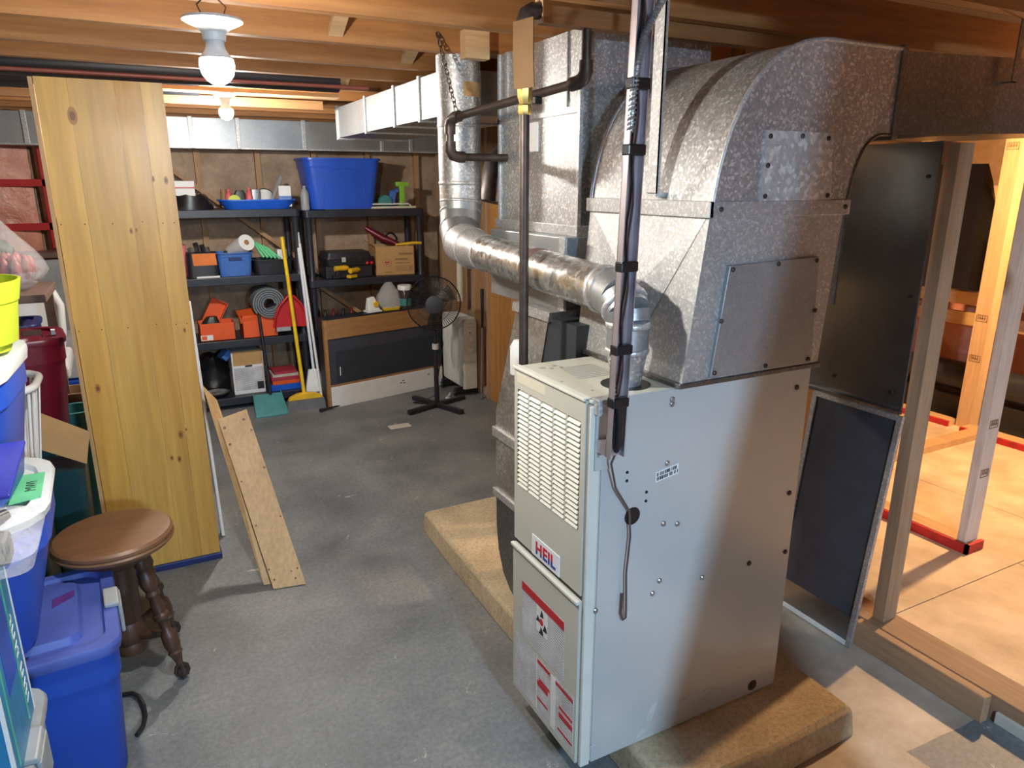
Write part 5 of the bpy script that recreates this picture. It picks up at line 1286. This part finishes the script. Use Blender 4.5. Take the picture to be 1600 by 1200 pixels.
pt_ = thing('flower_pot', 'lime green ribbed plastic flower pot on the white lid', 'pot', (-.412, 2.03, 1.219))
ringz = []
def potring(r, z, rib):
    n = 40
    return [((r + (rib if (k // 2) % 2 else 0)) * math.cos(2 * PI * k / n), (r + (rib if (k // 2) % 2 else 0)) * math.sin(2 * PI * k / n), z) for k in range(n)]
obj('body', MB().loft([potring(.115, 0, .003), potring(.140, .115, .004), potring(.148, .116, 0), potring(.158, .165, 0), potring(.152, .165, 0), potring(.132, .02, 0)]), 'lime', pt_, local=True, smooth=30)
# nearer stack
tote('storage_tote', 'grey tote standing on the floor nearest the teal carton', 'grey_plastic', 'grey_plastic', -.56, 1.48, 0, .50, .42, .52, 0, flare=1.10, latch='both', lid_h=.04)
tc2 = carton('printed_carton', 'tall blue and teal printed carton with white edges', 'box', 'teal_box', -.72, -.318, 1.36, 1.60, .522, .925, False)
for (a, b_, c, e) in ((.196, .202, -.122, -.114), (.196, .202, .114, .122)):
    obj('white_edge', MB().box(a, b_, c, e, 0, .403), 'white', tc2, local=True)
obj('white_edge', MB().box(-.20, .202, -.1215, -.119, .0, .012), 'white', tc2, local=True)
obj('green_stripe', MB().box(.201, .2025, -.085, -.078, .02, .40), 'green_line', tc2, local=True)
obj('green_stripe', MB().box(.201, .2025, .055, .062, .02, .40), 'green_line', tc2, local=True)
obj('navy_field', MB().box(.201, .2018, -.05, .045, .15, .40), 'tote_blue', tc2, local=True)
# worn slanted lettering, too blurred to read: two words of white strokes running up the side
lt = MB(); zz = .05
for k in range(10):
    if k == 5: zz += .014
    y0 = .082 - zz * .05
    lt.hexa([(.2018, y0 - .012, zz), (.2028, y0 - .012, zz), (.2028, y0 + .012, zz + .006), (.2018, y0 + .012, zz + .006), (.2018, y0 - .012, zz + .005), (.2028, y0 - .012, zz + .005), (.2028, y0 + .012, zz + .011), (.2018, y0 + .012, zz + .011)])
    if k % 2: lt.box(.2018, .2028, y0 - .012 + .016 * (k % 4 == 1), y0 - .007 + .016 * (k % 4 == 1), zz, zz + .017)
    zz += .019
obj('carton_lettering', lt, 'white', tc2, local=True)
pk = thing('wrapped_tool', 'black tool in a clear crinkled wrapper on the teal carton', 'packet', (-.46, 1.48, .926))
obj('tool_body', MB().beam((-.70, 1.46, .955), (-.275, 1.47, .955), .06, .05), 'black_plastic', pk, bevel=.008)
obj('tool_head', MB().tube([(-.36, 1.49, .975), (-.31, 1.53, .985), (-.285, 1.55, .99)], [.018, .016, .010], 12), 'black_plastic', pk, smooth=50)
obj('wrapper', MB().loft([rr(-.47, 1.50, .928, .46, .20, .03), rr(-.47, 1.50, .96, .48, .22, .04), rr(-.46, 1.52, .985, .42, .16, .04), rr(-.44, 1.54, .995, .36, .06, .02)]), 'clear_wrap', pk, smooth=40)
solo('box_lid', MB().hexa([(-.78, 1.57, 1.000), (-.285, 1.60, 1.000), (-.268, 1.775, 1.055), (-.78, 1.775, 1.055), (-.78, 1.57, 1.008), (-.285, 1.60, 1.008), (-.268, 1.775, 1.063), (-.78, 1.775, 1.063)]), 'indigo', 'glossy indigo lid propped against the bright blue tote', 'lid', bevel=.002)
solo('floor_cable', MB().tube([(-.23, 2.30, .008), (-.195, 2.285, .012), (-.175, 2.25, .016), (-.163, 2.20, .016), (-.160, 2.15, .012), (-.168, 2.11, .008), (-.185, 2.08, .008)], .007, 8), 'black_plastic', 'black cable loop on the floor beside the blue tote', 'cable', smooth=60)

# ------------------------------------------------------------------ clutter behind the stack
tbm = thing('side_table', 'dark wooden table behind the bins carrying the wrapped bowl', 'table', (-.78, 3.88, 0))
obj('table_top', B(-1.25, -.375, 3.62, 4.10, 1.105, 1.14), 'table_wood', tbm, bevel=.004)
for x, y in ((-1.2, 3.66), (-1.2, 4.05), (-.41, 4.06), (-.93, 3.66)):
    obj('leg', B(x - .02, x + .02, y - .02, y + .02, 0, 1.105), 'table_wood', tbm)
gb = thing('wrapped_bowl', 'cut glass bowl of red ornaments wrapped in clear plastic', 'bowl', (-.545, 3.84, 1.141), (0, 0, 0))
obj('bowl', MB().lathe([(.07, 0), (.10, .01), (.15, .05), (.165, .085), (.16, .085), (.145, .055), (.09, .016)], (0, 0, 0), 28), 'clear_bag', gb, local=True, smooth=25)
for k in range(34):
    a = k * 2.4; r_ = .02 + .115 * (k / 34)
    obj('red_ornament', MB().sphere((r_ * math.cos(a), r_ * math.sin(a), .085 + .05 * (1 - k / 34)), .022, 8, 6, (1, 1, 2.4)), 'flower_red', gb, local=True, smooth=50)
obj('greenery', MB().sphere((-.02, .02, .17), .075, 12, 8, (1.1, 1.1, .8)), 'leaf_dark', gb, local=True, smooth=50)
wr_ = []
for i in range(8):
    t_ = i / 7; r_ = (.10 + .075 * math.sin(min(1, t_ * 3) * PI / 2)) * (1 - .82 * max(0, (t_ - .35) / .65) ** 1.1)
    wr_.append([(r_ * math.cos(2 * PI * k / 24) * (1 + .05 * math.sin(k * 4 + i)), r_ * math.sin(2 * PI * k / 24) * (1 + .05 * math.sin(k * 4 + i)), .002 + .30 * t_) for k in range(24)])
obj('plastic_wrap', MB().loft(wr_), 'clear_wrap', gb, local=True, smooth=60)
solo('rope_cord', MB().tube([(-.60 + .01 * math.sin(k * 1.7), 4.06, 1.141 + k * .07) for k in range(9)], .014, 8), 'pvc', 'pale braided rope rising behind the wrapped bowl', 'rope', smooth=60)
mr_ = tote('storage_tote', 'maroon tote with handle recess behind the blue bins', 'maroon', 'maroon', -.56, 3.42, .62, .48, .34, .39, R(8), flare=1.18, r=.09, lid_h=.03)
obj('handle_recess', MB().box(.10, .17, -.06, .06, .375, .392), 'glass_dark', mr_, local=True, bevel=.004)
obj('white_tag', MB().box(.20, .215, -.03, .0, .378, .398), 'white', mr_, local=True)
solo('base_crate', B(-.80, -.40, 3.26, 3.58, 0, .619), 'teal_dark', 'dark teal crate carrying the maroon tote', 'crate', bevel=.01)
# laundry basket
lbk = thing('laundry_basket', 'white slatted laundry basket beside the maroon tote', 'basket', (-.505, 2.62, .685))
rim_ = rr(0, 0, .31, .34, .30, .10, 6)
obj('rim', MB().tube([rim_[k % len(rim_)] for k in range(len(rim_) + 1)], .012, 8), 'white', lbk, local=True, smooth=60)
bot_ = rr(0, 0, .0, .26, .22, .08, 6)
for k in range(0, len(rim_)):
    obj('slat', MB().beam(bot_[k], rim_[k], .008, .004), 'white', lbk, local=True)
obj('base', MB().loft([rr(0, 0, 0, .27, .23, .08), rr(0, 0, .012, .27, .23, .08)]), 'white', lbk, local=True)
solo('lower_bin', MB().loft([rr(-.54, 2.62, 0, .30, .28, .05), rr(-.54, 2.62, .66, .34, .32, .05), rr(-.54, 2.62, .684, .36, .34, .05)]), 'teal_dark', 'closed dark bin under the white laundry basket', 'storage bin', smooth=35)
# cardboard box with an open flap
oc = thing('open_carton', 'brown carton with one flap stuck out towards the pine bookcase', 'box', (-.52, 2.97, 0))
for (a, b_, c, e) in ((-.66, -.425, 2.90, 2.904), (-.66, -.425, 3.06, 3.064), (-.66, -.656, 2.90, 3.064), (-.429, -.425, 2.90, 3.064)):
    obj('side', B(a, b_, c, e, .0, .82), 'cardboard_dark', oc)
obj('flap', MB().hexa([(-.434, 2.900, .700), (-.264, 2.880, .606), (-.264, 2.884, .606), (-.434, 2.904, .700), (-.400, 2.900, .828), (-.238, 2.880, .727), (-.238, 2.884, .727), (-.400, 2.904, .828)]), 'cardboard', oc)
obj('flap', MB().hexa([(-.655, 2.902, .82), (-.425, 2.902, .82), (-.425, 2.906, .82), (-.655, 2.906, .82), (-.655, 2.86, .90), (-.445, 2.86, .90), (-.445, 2.864, .90), (-.655, 2.864, .90)]), 'cardboard', oc)
solo('teal_bin', MB().loft([rr(-.350, 3.00, 0, .11, .15, .03), rr(-.345, 3.00, .58, .14, .19, .03)]), 'teal_dark', 'dark teal bin under the carton flap', 'storage bin', smooth=35)
solo('wood_offcut', MB().beam((-.74, 3.15, .018), (-.30, 3.19, .018), .07, .03), 'sill', 'brown timber offcut on the floor left of the pine bookcase', 'board', bevel=.002)
solo('plastic_sheet', MB().hexa([(-.285, 2.78, .001), (-.255, 2.77, .001), (-.235, 3.06, .001), (-.265, 3.07, .001), (-.285, 2.78, .006), (-.255, 2.77, .006), (-.235, 3.05, .30), (-.265, 3.06, .30)]), 'clear_bag', 'crumpled clear plastic sheet beside the pine bookcase foot', 'plastic')
# farther back
wch = thing('folding_chair', 'white plastic folding chair standing behind the maroon tote', 'chair', (-.55, 4.6, 0))
CHY = .32
def cy(*pts): return [(x, y + CHY, z) for x, y, z in pts]
obj('back_frame', MB().tube(cy((-.50, 4.30, .45), (-.43, 4.30, .80), (-.42, 4.30, .95), (-.45, 4.32, 1.03), (-.55, 4.33, 1.08), (-.68, 4.33, 1.09)), .022, 10), 'white', wch, smooth=60)
obj('back_panel', MB().hexa(cy((-.68, 4.31, .80), (-.46, 4.31, .80), (-.46, 4.33, .80), (-.68, 4.33, .80), (-.68, 4.33, 1.03), (-.48, 4.33, 1.01), (-.48, 4.35, 1.01), (-.68, 4.35, 1.03))), 'white', wch, bevel=.008)
obj('armrest', MB().beam((-.43, 3.95 + CHY, .64), (-.43, 4.30 + CHY, .68), .07, .08), 'white', wch, bevel=.02)
obj('seat', B(-.80, -.43, 3.95 + CHY, 4.30 + CHY, .40, .43), 'white', wch, bevel=.008)
for x in (-.44, -.78):
    obj('front_leg', MB().tube(cy((x, 3.98, .0), (x, 3.98, .62 if x > -.5 else .41)), .018, 10), 'white', wch, smooth=60)
    obj('rear_leg', MB().tube(cy((x, 4.45, 0), (x - .03, 4.30, .46)), .018, 10), 'white', wch, smooth=60)
openbin('waste_basket', 'brown waste basket standing beside the white chair', 'basket', 'cardboard_dark', -.345, 3.98, 0, .17, .17, .62, 1.2, .05)
openbin('wash_tub', 'teal-rimmed tub on the floor behind the maroon tote', 'tub', 'teal', -.345, 3.70, 0, .17, .17, .60, 1.25, .07, fold=False)
tote('storage_tote', 'navy tote under the table edge', 'navy', 'tote_blue', -.665, 3.86, 0, .44, .28, .50, 0)
tote('storage_tote', 'navy tote stacked on the one under the table edge', 'navy', 'navy', -.665, 3.86, .502, .44, .28, .50, 0)
tote('storage_tote', 'dusty blue tote by the rear wall behind the pine bookcase', 'tote_blue', 'tote_blue', -.40, 5.10, 0, .50, .40, .45, 0)
carton('printed_carton', 'grey printed carton on the dusty blue tote', 'box', 'grey_light', -.60, -.25, 4.95, 5.25, .452, .70, False)
solo('grey_board', B(-1.10, -.27, 5.42, 5.45, .30, 1.128), 'grey_plastic', 'plain grey board leaning under the insulated bays', 'board', bevel=.003)
